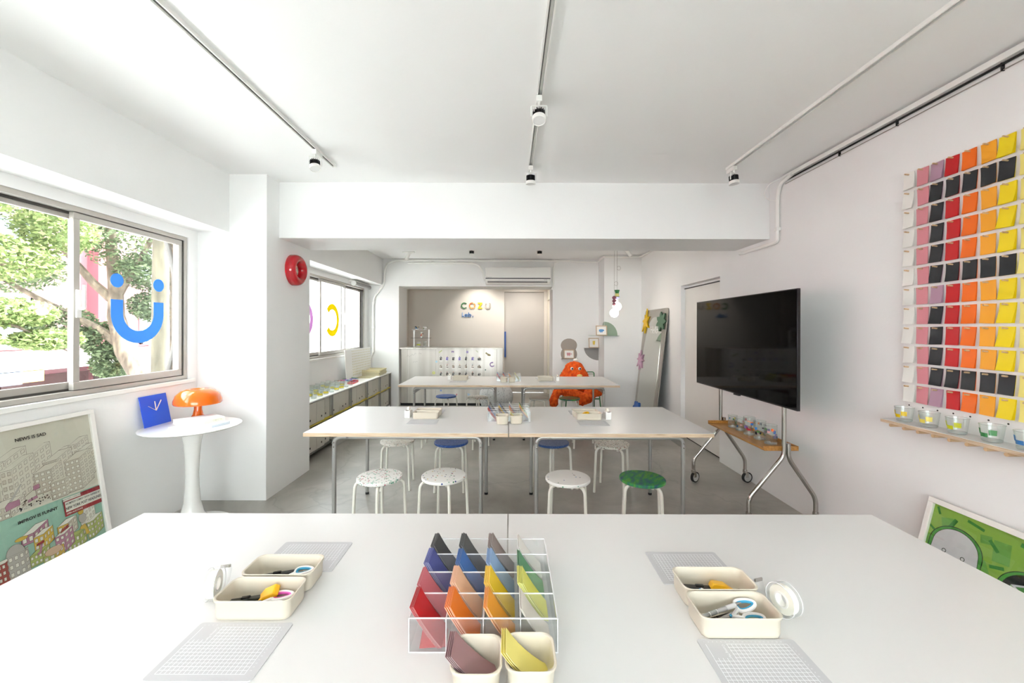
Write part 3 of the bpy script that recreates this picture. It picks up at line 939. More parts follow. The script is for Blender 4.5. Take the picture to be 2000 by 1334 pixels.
def card_mesh(L=.12, Wd=.080, bend=.010, lean=.075, th=.0009):
    """sheet leaning towards -x; foot at origin; width along y"""
    mb = MB(); n = 6
    hz = math.sqrt(L*L - lean*lean)
    up, lo = [], []
    nx, nz = hz/L, lean/L
    for i in range(n+1):
        s = i/n
        x, z = -lean*s, hz*s
        bow = bend*4*s*(1-s)
        x -= nx*bow*0.6; z -= nz*bow*0.6
        up.append((x + nx*th/2, z + nz*th/2)); lo.append((x - nx*th/2, z - nz*th/2))
    poly = up + lo[::-1]
    vs = [(x, -Wd/2, z) for x, z in poly] + [(x, Wd/2, z) for x, z in poly]
    k = len(poly); fs = []
    for i in range(k): fs.append((i, (i+1) % k, k+(i+1) % k, k+i))
    for i in range(n):
        a, b = i, i+1; c, d = k-1-i, k-2-i
        fs.append((a, b, d, c)); fs.append((k+a, k+c, k+d, k+b))
    mb.add(vs, fs[:n]); mb.add([], [])
    o = 0
    for i, f in enumerate(fs[n:], n):
        mb.f.append(list(f)); mb.m.append(1 if (i == n or i >= k) else 0)
    return mb
CARDCOL = {'red': 'C3141F', 'orange': 'EE7D16', 'amber': 'F5A52B', 'beige': 'D8D0C4', 'pink': 'D4707A', 'peach': 'F0BE98', 'yellow': 'F7D008', 'lime': 'D6D444',
           'indigo': '4C559E', 'blue': '2467B2', 'light blue': '8DB0DA', 'green': '3F8C57', 'black': '3A3B3A', 'charcoal': '484947', 'taupe': '93837C', 'ivory': 'E4E0D8',
           'mauve': '9B7479', 'pale yellow': 'EDDF76', 'navy': '3A4458', 'grey': '8F8E92', 'lavender': '9C9CC8', 'white': 'EEEDEA', 'coral': 'E4603C', 'slate': '6E7C92'}
CME = {k: M('card_edge_' + k.replace(' ', '_'), tuple(a*.72 + .9*.28 for a in lin(v)[:3]) + (1,), 0.6) for k, v in CARDCOL.items()}
CM = {k: M('card_' + k.replace(' ', '_'), v, 0.42, var=0.02) for k, v in CARDCOL.items()}
_cards = {}
def card_me(col, v, **kw):
    key = (col, v, tuple(sorted(kw.items())))
    if key not in _cards: _cards[key] = card_mesh(**kw).mesh('card', [CM[col], CME[col]], angle=60)
    return _cards[key]
ROWW = ['front', 'second', 'third', 'rear']
def fill(x0, y0, table, grid, counts, Wc=.0885, Dc=.0925):
    for r in range(4):
        for c in range(4):
            col = grid[r][c]
            if not col: continue
            n = counts[r][c]
            lab = '%s card in %s row, %s cell, of the %s table organizer' % (col, ROWW[r], ordinal(c), table)
            for k in range(n):
                me = card_me(col, 0, lean=.072, bend=.008) if n < 4 else card_me(col, 1, lean=.068, bend=.006)
                sp = min(.0030, .016/max(n, 1))
                xx = x0 + c*Wc + .078 - (n-1-k)*sp - (.0 if n > 3 else .002)
                yy = y0 + r*Dc + Dc/2 + .0015 + random.uniform(-.001, .001)
                o = link('card', me, None, (xx, yy, TZ+.0032 + random.uniform(0, .003)))
                tag(o, lab, 'card', '%s cards, %s row %s cell, %s table' % (col, ROWW[r], ordinal(c), table))
organizer(-.239, .974, 'clear acrylic card organizer full of cards on nearest table')
fill(-.239, .974, 'nearest',
     [['red', 'orange', 'amber', 'beige'], ['pink', 'peach', 'yellow', 'lime'], ['indigo', 'blue', 'light blue', 'green'], ['black', 'charcoal', 'taupe', 'ivory']],
     [[4, 7, 4, 2], [3, 8, 6, 8], [8, 5, 6, 3], [5, 6, 6, 2]])
organizer(-.180, 3.40, 'clear acrylic card organizer on the middle table')
fill(-.180, 3.40, 'middle',
     [['red', 'taupe', 'peach', 'grey'], ['blue', 'yellow', 'orange', 'amber'], ['grey', 'light blue', 'lavender', 'lime'], ['charcoal', 'black', 'white', 'green']],
     [[3, 3, 2, 2], [2, 3, 2, 2], [2, 2, 2, 2], [2, 2, 2, 2]])
organizer(-.188, 5.99, 'clear acrylic card organizer on the farthest table')
fill(-.188, 5.99, 'farthest',
     [['pink', 'coral', 'amber', 'beige'], ['pink', 'orange', 'amber', 'lime'], ['lavender', 'navy', 'slate', 'lime'], ['light blue', 'blue', 'light blue', 'white']],
     [[2, 2, 2, 2], [2, 2, 2, 2], [2, 2, 2, 2], [2, 2, 2, 2]])
for k in range(4):
    tag(link('card', card_me('mauve', 2, L=.128, Wd=.074, lean=.098, bend=.012), None, (-.022-.004*k, .886, TZ+.008)), 'mauve card leaning in the left beige bowl on nearest table', 'card', 'mauve cards in the left bowl')
for k in range(3):
    tag(link('card', card_me('pale yellow', 2, L=.128, Wd=.072, lean=.096, bend=.014), None, (.090-.005*k, .893, TZ+.008)), 'pale yellow card leaning in the right beige bowl on nearest table', 'card', 'pale yellow cards in the right bowl')
tag(link('card', card_me('pale yellow', 3, L=.12, Wd=.075, lean=.09, bend=.012), None, (.098, 3.352, TZ+.008)), 'pale yellow card leaning in a bowl on the middle table', 'card')
cd = MB(); cd.box(-.03, .035, -.03, .03, 0, .0008)
tag(cd.build('card', CM['red'], None, (-.187, 1.015, TZ+.0034), (0, 0, .08)), 'red card lying flat in the front left organizer cell', 'card')

# tape dispensers
TAPE = M('milky_tape', 'EFEBDD', 0.35)
def tape_roll(x, y, rot, label):
    t = thing('tape_dispenser', label, 'tape dispenser', (x, y, TZ), rot)
    c = (0, 0, .043)
    h = MB()
    h.lathe([(.018, -.014), (.043, -.014), (.043, .014), (.018, .014)], 36, c, axis='X', closed=True)
    h.build('holder', ACRYL, t)
    e = MB()
    for xx in (-.0145, .013):
        e.lathe([(.0415, 0), (.0432, 0), (.0432, .0015), (.0415, .0015)], 36, (xx, 0, .043), axis='X', closed=True)
    e.build('holder_rim', ACRYLEDGE, t)
    MB().lathe([(.020, -.009), (.036, -.009), (.036, .009), (.020, .009)], 36, c, axis='X', closed=True).build('tape', TAPE, t)
    MB().lathe([(.016, -.0105), (.0205, -.0105), (.0205, .0105), (.016, .0105)], 30, c, axis='X', closed=True).build('core', M('white_core', 'F2F0EA', .5), t)
    a = MB(); a.prism([(.0, .003), (.070, .010), (.088, .034), (.083, .052), (.078, .052), (.070, .030), (.05, .02), (.0, .015)], -.0135, .0135, lambda u, v, w: (w, u, v))
    ao = a.build('arm', ACRYL, t)
    MB().box(-.013, .013, .076, .080, .046, .054).build('cutter', CHROME, ao)
tape_roll(-.838, 1.165, .25, 'clear tape dispenser left of the pink scissors tray')
tape_roll(.742, 1.105, .30, 'clear tape dispenser right of the pen tray')
def tape_box(x, y, label, s=1.0):
    t = thing('tape_dispenser', label, 'tape dispenser', (x, y, TZ), 0, 'white boxy tape dispensers')
    b = MB(); b.prism([(-.055, 0), (.055, 0), (.055, .045), (.03, .060), (-.055, .066)], -.024, .024, lambda u, v, w: (w, u, v)); b.build('body', WHITE_MET, t, bevel=.004)
    MB().lathe([(.010, -.009), (.026, -.009), (.026, .009), (.010, .009)], 24, (0, .0, .062), axis='X', closed=True).build('tape', TAPE, t)
    MB().box(-.012, .012, -.059, -.053, .062, .070).build('cutter', CHROME, t)
tape_box(-.879, 3.58, 'white tape dispenser left of trays on the middle table')
tape_box(.845, 3.53, 'white tape dispenser right of trays on the middle table')
tape_box(-.905, 6.22, 'white tape dispenser left of tray on the farthest table')
tape_box(.715, 6.10, 'white tape dispenser right of tray on the farthest table')

# tray contents
def scissors(loc, rotz, tilt, grip, label):
    t = thing('scissors', label, 'scissors', loc, rotz)
    t.rotation_euler = (tilt[0], tilt[1], rotz); t.scale = (.88, .88, .88)
    for s in (-1, 1):
        b = MB(); b.prism([(-.085, s*.001), (-.08, s*.004), (.0, s*.009), (.025, s*.006), (.025, -s*.004), (0, -s*.002)], s*.0012-.0011, s*.0012+.0011)
        b.build('blade', CHROME, t)
        path = [(.055+.030*math.cos(q)+.006*math.cos(2*q), s*(.021+.016*math.sin(q)), 0) for q in [2*PI*i/28 for i in range(28)]]
        h = MB(); h.tube(path, .0055, 8, closed=True); h.tube([(.0, -s*.002, 0), (.015, s*.004, 0), (.03, s*.012, 0)], [.004, .0055, .006], 8)
        ho = h.build('handle', M('white_plastic', 'F2F1EF', .3), t)
        path2 = [(.055+.0245*math.cos(q)+.005*math.cos(2*q), s*(.021+.0115*math.sin(q)), 0) for q in [2*PI*i/28 for i in range(28)]]
        MB().tube(path2, .0045, 8, closed=True).build('grip_lining', grip, ho)
    MB().lathe([(0, -.003), (.004, -.003), (.004, .004), (0, .005)], 12).build('pivot', grip, t)
TEAL = M('teal_rubber', '3E9CC2', .5); PINK = M('magenta_rubber', 'D75BB4', .5)
scissors((-.682, 1.122, TZ+.018), .05, (0.15, -.08, 0), PINK, 'white scissors with magenta grips in the front left tray')
scissors((-.682, 1.24, TZ+.016), .06, (0.2, -.10, 0), TEAL, 'white scissors with blue grips in the rear left tray')
scissors((.580, 1.070, TZ+.022), .10, (0.45, -.12, 0), TEAL, 'white scissors with blue grips lying in the pen tray')
scissors((.592, 1.178, TZ+.016), PI+.08, (0.2, .05, 0), TEAL, 'white scissors with blue grips in the rear right tray')
YEL = M('egg_yellow_plastic', 'F0B60A', .4)
def wedge(loc, rot, label, sc=1.0):
    m = MB(); m.prism([(-.028*sc, 0), (.020*sc, 0), (.030*sc, .012*sc), (.022*sc, .022*sc), (-.004*sc, .018*sc)], -.014*sc, .014*sc, lambda u, v, w: (u, w, v))
    tag(m.build('glue_tape_runner', YEL, None, loc, rot, bevel=.003), label, 'glue tape')
wedge((-.675, 1.150, TZ+.014), (0.3, -.25, .2), 'egg yellow tape runner in the front left tray', 1.15)
wedge((.622, 1.188, TZ+.010), (0.2, .12, PI-.2), 'yellow wedge shaped tape runner in the rear right tray', 1.2)
wedge((.620, 1.048, TZ+.006), (0, 0, .2), 'orange yellow tape runner under the pen tray scissors', .8)
wedge((.655, 3.53, TZ+.034), (0, 0, .2), 'yellow tape runner poking from front right tray of middle table', 1.1)
pn = thing('mechanical_pencil', 'clear and grey mechanical pencil with barcode label in front right tray', 'pencil', (.5, 1.055, TZ+.03), .28)
pn.rotation_euler = (0, -.10, .30)
MB().cyl((0, 0, 0), (.075, 0, 0), .0052, n=14).build('barrel', M('smoky_grey_plastic', 'A7A5A3', .25), pn)
MB().cyl((.075, 0, 0), (.105, 0, 0), .0058, n=14).build('grip', M('soft_grey_rubber', 'C9C8C6', .6), pn)
MB().cyl((.105, 0, 0), (.125, 0, 0), .0050, .001, n=14).build('tip', CHROME, pn)
lb = MB(); lb.lathe([(.0054, .02), (.0054, .045)], 14, axis='X'); lbo = lb.build('label', M('white_paper', 'F3F3F1', .6), pn)
bc = MB()
for i in range(9): bc.lathe([(.0056, .023+i*.0023), (.0056, .0242+i*.0023)], 14, axis='X')
bc.build('barcode', BLACK, lbo)
def knife(loc, rot, label, col):
    t = thing('craft_knife', label, 'knife', loc, 0); t.rotation_euler = rot
    MB().box(-.06, .05, -.008, .008, 0, .010).build('handle', M('knife_' + col, col, .4), t, bevel=.002)
    MB().prism([(.05, -.005), (.078, -.005), (.07, .005), (.05, .005)], .004, .0048).build('blade', CHROME, t)
    MB().box(-.01, .012, -.004, .004, .010, .014).build('slider', BLACK, t)
knife((-.715, 1.262, TZ+.006), (0, 0, .3), 'black craft knife in the rear left tray', '2C2D30')
knife((-.735, 1.145, TZ+.006), (0, -.1, .1), 'charcoal craft knife in the front left tray', '33342F')
knife((.545, 1.045, TZ+.006), (0, 0, .05), 'grey craft knife with black end in the pen tray', '8C8A86')
knife((.56, 1.205, TZ+.005), (0, 0, -.1), 'dark craft knife in the rear right tray', '3A3836')
def pen(loc, rotz, col, label, group=None, L=.13):
    t = thing('pen', label, 'pen', loc, rotz, group)
    MB().cyl((-L/2, 0, .005), (L/2-.03, 0, .005), .0048, n=10).build('barrel', col, t)
    MB().cyl((L/2-.03, 0, .005), (L/2, 0, .005), .0052, .002, n=10).build('cap', M('pen_cap', 'E8E8E8', .4), t)
pen((-.70, 3.54, TZ+.012), .1, PINK, 'magenta pen lying in front left tray of the middle table')
pen((-.71, 3.655, TZ+.012), .1, PINK, 'magenta pen lying in rear left tray of the middle table')

# ------------------------------------------------------------------ lighting tracks and spotlights
DARKSLOT = M('dark_track_slot', '6B6964', 0.6)
def track(x, y0, y1, label):
    t = thing('light_track', label, 'light track', (x, y0, ZC), 0, 'white ceiling light tracks')
    L = y1-y0
    b = MB()
    b.box(-.018, -.011, 0, L, -.022, 0); b.box(.011, .018, 0, L, -.022, 0); b.box(-.011, .011, 0, L, -.004, 0)
    b.box(-.018, .018, -.004, 0, -.022, 0); b.box(-.018, .018, L, L+.004, -.022, 0)
    b.build('rail', WHITE_MET, t)
    MB().box(-.010, -.004, .005, L-.005, -.012, -.004).build('conductor_strip', DARKSLOT, t)
track(-1.472, -.6, 3.43, 'white lighting track on the ceiling nearest the windows')
track(.173, -.6, 3.48, 'white lighting track along the middle of the ceiling')
track(1.852, -.6, 3.48, 'white lighting track on the ceiling nearest the pegboard wall')
track(-.62, 5.0, 7.1, 'far ceiling track above the counter side of the room')
track(.49, 5.0, 7.1, 'far ceiling track above the passage side of the room')

def spotlight(loc, pitch, yaw, label, rot=0, lit=None):
    t = thing('spotlight', label, 'spotlight', (loc[0], loc[1], ZC-.022), rot, 'white track spotlights with black cooling fins')
    MB().box(-.017, .017, -.055, .055, -.036, -.001).build('adapter', WHITE_MET, t, bevel=.003)
    MB().cyl((0, -.035, -.036), (0, -.035, -.056), .007, n=10).build('joint', WHITE_MET, t)
    hp = Vector((0, -.035, -.118))
    Rm = Matrix.Rotation(yaw, 3, 'Z') @ Matrix.Rotation(pitch, 3, 'X')
    y = MB(); y.tube(fillet([(-.045, 0, 0), (-.045, 0, .062), (.045, 0, .062), (.045, 0, 0)], .008, 4), .0042, 8)
    for i in range(len(y.v)):
        v = Vector(y.v[i]); y.v[i] = tuple(hp + Matrix.Rotation(yaw, 3, 'Z') @ v)
    y.build('yoke', WHITE_MET, t)
    T = Matrix.Translation(hp) @ Rm.to_4x4()
    f = MB()
    f.lathe([(0, .042), (.020, .042), (.020, -.006), (0, -.006)], 16)
    for k in range(16):
        q = 2*PI*k/16
        f.obox((math.cos(q)*.027, math.sin(q)*.027, .016), (.018, .0028, .044), Matrix.Rotation(q, 3, 'Z'))
    f.xf(T).build('heat_sink', BLACK, t)
    h = MB(); h.lathe([(.036, -.006), (.040, -.008), (.0405, -.032), (.036, -.034), (.034, -.030)], 28); h.xf(T)
    ho = h.build('lamp_ring', WHITE_MET, t)
    l = MB(); l.lathe([(0, -.028), (.035, -.028), (.035, -.0295), (0, -.0295)], 28); l.xf(T)
    l.build('lens', M('frosted_lens', 'DEDEDC', .35), ho)
    c = MB(); c.tube(fillet([(0, -.035, -.050), (-.02, -.05, -.075), (-.03, -.04, -.09), tuple(hp + Rm @ Vector((-.01, 0, .04)))], .02), .0032, 8)
    c.build('cable', WHITE_MET, t)
    if lit:
        d = bpy.data.lights.new('spotlight_beam', 'SPOT'); d.energy = lit[0]; d.spot_size = math.radians(lit[1]); d.spot_blend = .8
        d.shadow_soft_size = .035; d.color = (1.0, .94, .86)
        lo = bpy.data.objects.new('spotlight_beam', d); C.objects.link(lo); lo.parent = t
        lo.location = hp + Rm @ Vector((0, 0, -.045))
        lo.rotation_euler = Rm.to_euler()
    return t
spotlight((-1.472, 3.13), -.30, .55, 'track spotlight nearest the street windows')
spotlight((.168, 2.41), -.35, .0, 'nearer spotlight on the middle ceiling track')
spotlight((.173, 3.43), .06, .0, 'farther spotlight on the middle ceiling track, close to the beam')
spotlight((1.852, 3.42), -.10, .5, 'track spotlight nearest the television wall')
spotlight((-.62, 6.72), .10, .2, 'far spotlight above the counter side, left of air conditioner', lit=(9, 120))
spotlight((.49, 6.72), .10, .0, 'far spotlight above the passage side, right below air conditioner', lit=(9, 120))

def can_light(loc, d, label):
    t = thing('cylinder_spotlight', label, 'spotlight', (loc[0], loc[1], ZC), 0, 'small white cylinder spotlights')
    MB().box(-.11, .11, -.02, .02, -.025, 0).build('mount', WHITE_MET, t, bevel=.003)
    dv = Vector(d).normalized()
    p = Vector((0, 0, -.06))
    MB().cyl((0, 0, -.02), tuple(p), .006, n=8).build('joint', WHITE_MET, t)
    MB().cyl(tuple(p - dv*.05), tuple(p + dv*.10), .030, n=20).build('housing', WHITE_MET, t)
can_light((-1.80, 7.3), (-.35, 0, -.8), 'white cylinder spotlight near the far wall conduits')
can_light((1.98, 6.9), (.5, .1, -.6), 'white cylinder spotlight beside the pendant cords')
# wash light on the lettered wall, on the ceiling behind the opening
spotlight((-.72, 9.05), .62, 0, 'spotlight hidden behind the counter opening washing the lettered wall', lit=(17, 90))
spotlight((.35, 9.0), .30, 0, 'spotlight hidden behind the counter opening near the grey door', lit=(22, 130))  # extra lamp out of view, added to brighten the back room

# ------------------------------------------------------------------ conduits and cables
def conduit(name, pts, r, label, mat=WHITE_PVC, rr=.06, clips=(), cat='conduit'):
    t = thing(name, label, cat, (0, 0, 0))
    MB().tube(fillet(pts, rr), r, 10).build('pipe', mat, t)
    for c, ax in clips:
        m = MB(); s = [.02, .02, .02]; s[ax] = .012
        m.obox(c, (s[0]+2*r*.6, s[1]+2*r*.6, s[2]+2*r*.6)); m.build('clip', WHITE_PVC, t, bevel=.003)
    return t
yw = 8.035
conduit('conduit', [(1.18, yw, 2.868), (-2.20, yw, 2.868), (-2.38, yw, 2.82), (-2.452, yw, 2.70), (-2.462, yw, 2.40), (-2.56, yw, 2.27), (-2.66, yw, 2.14), (-2.676, yw, 2.02), (-2.676, yw, 1.05), (-2.74, yw, .92)], .020,
        'white conduit running down the far left corner beside the window', rr=.12,
        clips=[((-2.40, yw, 2.80), 0), ((-2.67, yw, 2.03), 2), ((-2.676, yw, 1.55), 2), ((-2.676, yw, 1.08), 2), ((-1.55, yw, 2.868), 0), ((-.3, yw, 2.868), 0), ((.45, yw, 2.868), 0)])
conduit('conduit', [(-2.0, yw-.005, 2.815), (-.72, yw-.005, 2.815), (-.60, yw-.005, 2.78), (-.52, yw-.005, 2.65), (-.49, yw-.005, 2.46)], .018,
        'white pipe bending down to the left of air conditioner', rr=.12, clips=[((-1.6, yw, 2.815), 0), ((-1.1, yw, 2.815), 0), ((-.74, yw, 2.815), 0)])
conduit('cable', [(-2.72, yw, 1.12), (-2.72, yw, 1.60), (-2.70, yw, 1.78)], .006, 'thin white cable clipped beside the corner conduit', clips=[((-2.72, yw, 1.5), 2), ((-2.72, yw, 1.14), 2)], cat='cable')
conduit('conduit', [(1.02, yw, 2.86), (.88, yw, 2.83), (.862, yw, 2.74), (.862, yw, 2.38), (.825, yw-.02, 2.30)], .012, 'thin white drain pipe right of the air conditioner', rr=.05, clips=[((.862, yw, 2.72), 2)])
conduit('cable_duct', [(1.2, yw, 2.865), (1.45, 7.98, 2.83), (1.72, 7.98, 2.835), (1.735, 7.55, 2.86), (2.40, 7.55, 2.86), (2.405, 7.4, 2.86), (2.405, 6.0, 2.86)], .017, 'white cable duct wrapping the far corner pier', rr=.05)
# right wall near the ceiling
t = thing('cable_trunking', 'white trunking with black cable along the top of right wall', 'trunking', (2.44, 3.62, 2.85))
MB().box(-.030, 0, -5.8, 0, .008, .040).build('cover', WHITE_PVC, t)
MB().cyl((-.012, -5.8, -.004), (-.012, .02, -.004), .0062, n=10).build('cable', BLACK, t)
MB().cyl((-.006, -5.8, -.035), (-.006, .0, -.030), .003, n=8).build('thin_wire', M('grey_wire', '9A948C', .5), t)
for y in (-.6, -1.05, -1.6): MB().box(-.016, 0, y, y+.005, -.036, .004).build('clip', BLACK, t)
conduit('conduit', [(2.41, 3.50, 2.86), (2.415, 3.66, 2.84), (2.418, 3.70, 2.74), (2.418, 3.70, 2.335), (2.418, 3.74, 2.325), (2.418, 4.25, 2.325), (2.40, 4.28, 2.325)], .0165, 'white conduit dropping beside the cross beam on right wall', rr=.05,
        clips=[((2.42, 3.70, 2.44), 2)])
conduit('cable', [(2.405, 3.56, 2.87), (2.36, 3.74, 2.86), (2.34, 3.78, 2.78), (2.37, 3.76, 2.72), (2.41, 3.70, 2.70)], .004, 'loose white wires looping at the beam corner', cat='cable')

# ------------------------------------------------------------------ red wall clock
ck = thing('wall_clock', 'glossy red ring shaped wall clock on the white pier', 'clock', (-2.164, 4.10, 2.114))
REDG = M('glossy_red_plastic', 'B5091A', 0.12, coat=0.6)
pr = []
for i in range(25):
    q = PI*(1 - i/24.0)
    pr.append((.112 + .048*math.cos(q-PI) * -1, .022 + .062*math.sin(q)))
pr = [(.066, .012)] + [(.110 - .046*math.cos(PI*i/24), .022 + .060*math.sin(PI*i/24)) for i in range(25)] + [(.157, 0), (.05, 0), (.05, .012)]
MB().lathe(pr, 64, axis='X', closed=True).build('case', REDG, ck)
MB().lathe([(0, .012), (.068, .012), (.068, .014), (0, .014)], 48, axis='X').build('dial', M('cream_dial', 'EEE8DA', .5), ck)
def cplane(u, v, w): return (.0145 + w, u, v)
mk = MB()
for i in range(12):
    q = PI/6*i
    ru = .055
    text_into(mk, str(12 if i == 0 else i), .016, lambda u, v, w, q=q: cplane(.053*math.sin(q)+u, .053*math.cos(q)+v, w), .0003)
mk.build('numerals', BLACK, ck, smooth=False, fix=False)
for ang, L, wd, nm in ((-4, .030, .0028, 'hour_hand'), (48, .046, .0022, 'minute_hand')):
    q = math.radians(ang)
    h = MB(); c, s = math.sin(q), math.cos(q)
    h.prism([(-wd*s - .008*c, wd*c - .008*s), (wd*s - .008*c, -wd*c - .008*s), (wd*.6*s + L*c, -wd*.6*c + L*s), (-wd*.6*s + L*c, wd*.6*c + L*s)], .002, .003, cplane)
    h.build(nm, M('dark_red_hand', '5A0D14', .4), ck)
MB().lathe([(0, .014), (.004, .014), (.004, .019), (0, .019)], 14, axis='X').build('pin', BLACK, ck)

# ------------------------------------------------------------------ air conditioner
ac = thing('air_conditioner', 'white wall mounted air conditioner above the counter opening', 'air conditioner', (.162, YF, 2.394))
Wd = 1.25
b = MB(); b.prism([(0, 0), (-.15, 0), (-.205, .045), (-.215, .10), (-.215, .300), (-.20, .322), (0, .322)], -Wd/2, Wd/2, lambda u, v, w: (w, u, v)); b.build('body', WHITE_MET, ac, bevel=.006)
MB().box(-Wd/2+.004, Wd/2-.004, -.2225, -.214, .096, .114).build('trim_strip', M('dark_grey_strip', '3C3D40', .3), ac)
b = MB(); b.prism([(-.150, .006), (-.196, .042), (-.2025, .058), (-.1905, .058), (-.140, .012)], -Wd/2+.04, Wd/2-.06, lambda u, v, w: (w, u-.006, v)); vo = b.build('air_outlet', M('dark_vent', '26262A', .5), ac)
MB().obox((0, -.176, .010), (Wd-.1, .006, .012), Matrix.Rotation(.9, 3, 'X')).build('louver', WHITE_MET, ac)
tx = MB(); text_into(tx, 'Panasonic', .026, lambda u, v, w: (-Wd/2+.07+u, -.2158, .128+v), 0); tx.build('lettering', M('grey_print', '6E6E70', .5), ac, smooth=False, fix=False)
for i, x in enumerate((.50, .525, .55, .59)): MB().box(x, x+.012, -.2125, -.205, .074, .084).build('indicator', M('ac_green' if i == 3 else 'ac_dark', '6E9A2C' if i == 3 else '4A4A4C', .4), ac)

# ------------------------------------------------------------------ steel counter, its decorations and rack
ct = thing('steel_counter', 'stainless steel bar counter covered with small photos and magnets', 'counter', (-2.178, 8.10, 0))
CW = 2.055
MB().box(0.002, CW, -.012, .66, 1.128, 1.156).build('counter_top', STEEL, ct, bevel=.003)
edges = [0.03, .155, .72, 1.33, 1.93, CW-.006]
for i in range(5):
    MB().box(edges[i]+.0015, edges[i+1]-.0015, .03, .05, .055, 1.127).build('front_panel', STEEL, ct, bevel=.002)
MB().box(CW-.03, CW-.006, .05, .62, .055, 1.127).build('end_panel', STEEL, ct)
MB().box(.01, CW-.01, .07, .60, 0, .055).build('plinth', BLACK, ct)
FY = 8.1295
def fpl(u, v, w): return (u, FY - w, v)
def pX(px): return (px-995)*8.13/800
def pZ(py): return HC - (py-642)*8.13/800
scr = MB()
sk = [(795, 697), (797, 693), (799, 697), (803, 695), (805, 692), (807, 695), (809, 693), (811, 690), (813, 692)]
scr.tube([fpl(pX(a), pZ(b), .0008) for a, b in sk], .0016, 5)
sk = [(818, 692), (820, 689), (821, 692), (823, 690), (823, 692)]
scr.tube([fpl(pX(a), pZ(b), .0008) for a, b in sk], .0016, 5)
sk = [(807, 709), (809, 706), (811, 708), (814, 706), (816, 707)]
scr.tube([fpl(pX(a), pZ(b), .0008) for a, b in sk], .0014, 5)
scr.v = [(v[0]+2.178, v[1]-8.10, v[2]) for v in scr.v]
scr.build('handwriting', M('faint_marker', '8E8A84', .6), ct)

PHO = [speckle_mat('photo_print_%d' % i, b, s, sc, .6, .6, .3) for i, (b, s, sc) in enumerate([
    ('2A2C30', ['8A8A8C', '15161A', '5C5F66', 'B5AFA8'], 70), ('B9ADA0', ['6A625A', 'D8D0C6', '8A7F76'], 60), ('3A4048', ['A8A49C', '1A1C20', 'C2BEB6'], 65),
    ('7468B8', ['9A90D0', '4C4694', 'C8C4DC'], 60), ('C8C2BA', ['2A2A2C', '7A746E', 'E6E2DC'], 62), ('54504C', ['C0B8AE', '22201E', '8E857A'], 75)])]
PFR = MB().prism(rrect(.058, .088, .003, 3), 0, .0012, lambda u, v, w: (u, -w, v)).mesh('paper', M('photo_paper', 'F2F1EC', .35))
PFRL = MB().prism(rrect(.088, .064, .003, 3), 0, .0012, lambda u, v, w: (u, -w, v)).mesh('paper', M('photo_paper', 'F2F1EC', .35))
PIC = [MB().prism([(-.024, -.022), (.024, -.022), (.024, .038), (-.024, .038)], .0012, .0016, lambda u, v, w: (u, -w, v)).mesh('picture', p) for p in PHO]
PICL = [MB().prism([(-.034, -.022), (.034, -.022), (.034, .026), (-.034, .026)], .0012, .0016, lambda u, v, w: (u, -w, v)).mesh('picture', p) for p in PHO]
MAGC = ['23305A', 'B5654A', 'C9C3B4', '3A4A48', '1E1E22', 'C4BFB4', 'C07A3C', 'A8A49C', 'C0504A', 'D2CEC4', 'C99A4A', '22284A', '5E8A8A', '2C3436', 'A8423A', 'B04A4A', 'B8763C', 'D8D4CA', '1E1E20', 'B8503C', 'C8C8C4']
rowsY = [701.6, 717.0, 731.6]
colsX = [861.4, 873.5, 885.6, 897.9, 910.3, 923.3, 936.2]
for r_ in range(3):
    for c_ in range(7):
        t = thing('instant_photo', 'instant photo on the steel counter, %s row, %s from the left' % (['top', 'middle', 'bottom'][r_], ordinal(c_)), 'photo', fpl(pX(colsX[c_]), pZ(rowsY[r_]), 0), 0, 'instant photos on the steel counter')
        t.rotation_euler = (0, random.uniform(-.05, .05), 0)
        land = c_ == 6
        link('paper', PFRL if land else PFR, t)
        k = (r_*7 + c_*3 + (c_ == 3)*0) % 6
        if r_ == 0 and c_ == 3: k = 3
        link('picture', (PICL if land else PIC)[k], t)
        MB().lathe([(0, 0), (.008, 0), (.007, .006), (0, .006)], 12, (0, -.0013, .036 if land else .048), axis='Y').build('magnet', M('magnet_%d' % (r_*7+c_), MAGC[r_*7+c_], .5), t)

def magnet_shape(name, poly, col, label, th=.006):
    m = MB(); m.prism(poly, 0, th, fpl)
    tag(m.build(name, M('mg_' + col, col, .5)), label, 'magnet')
P = lambda pts: [(pX(a), pZ(b)) for a, b in pts]
def star(cx, cz, R, r, n, a0=90, sx=1.0):
    return [(cx + sx*(R if i % 2 == 0 else r)*math.cos(math.radians(a0+180*i/n)), cz + (R if i % 2 == 0 else r)*math.sin(math.radians(a0+180*i/n))) for i in range(2*n)]
magnet_shape('magnet', P([(857, 688), (863, 683.8), (864.2, 685.5), (858, 690)]), 'BBC58C', 'sage green bar magnet high on the steel counter')
magnet_shape('magnet', P([(881.5, 686.5), (883, 690), (884.5, 687), (886, 690), (887.2, 686.5), (886.5, 685.8), (882, 685.8)]), '8F79A6', 'mauve zigzag magnet above the photos')
magnet_shape('magnet', circ(pX(912.8), pZ(687.7), .024, 18), 'A49ACB', 'lavender round magnet above the photos')
magnet_shape('magnet', P([(930, 684), (934.2, 687.3), (933.2, 688.8), (929, 685.2)]), 'B4B79A', 'thin grey green bar magnet above the landscape photos')
magnet_shape('magnet', [(pX(950.5)+.024*math.cos(q)*1.0, pZ(690)+.02*math.sin(q)) for q in [i*PI/9 for i in range(5, 15)]] + P([(953, 695), (957.5, 695.5), (959, 693.5), (956.5, 691.5), (953, 690.5)]), 'A9A17E', 'olive bone shaped magnet at the right of counter')
cm = MB(); cm.band(circ(pX(961.5), pZ(712), .028, 20, 60, 330), circ(pX(961.5), pZ(712), .052, 20, 60, 330), 0, .006, fpl, closed=False)
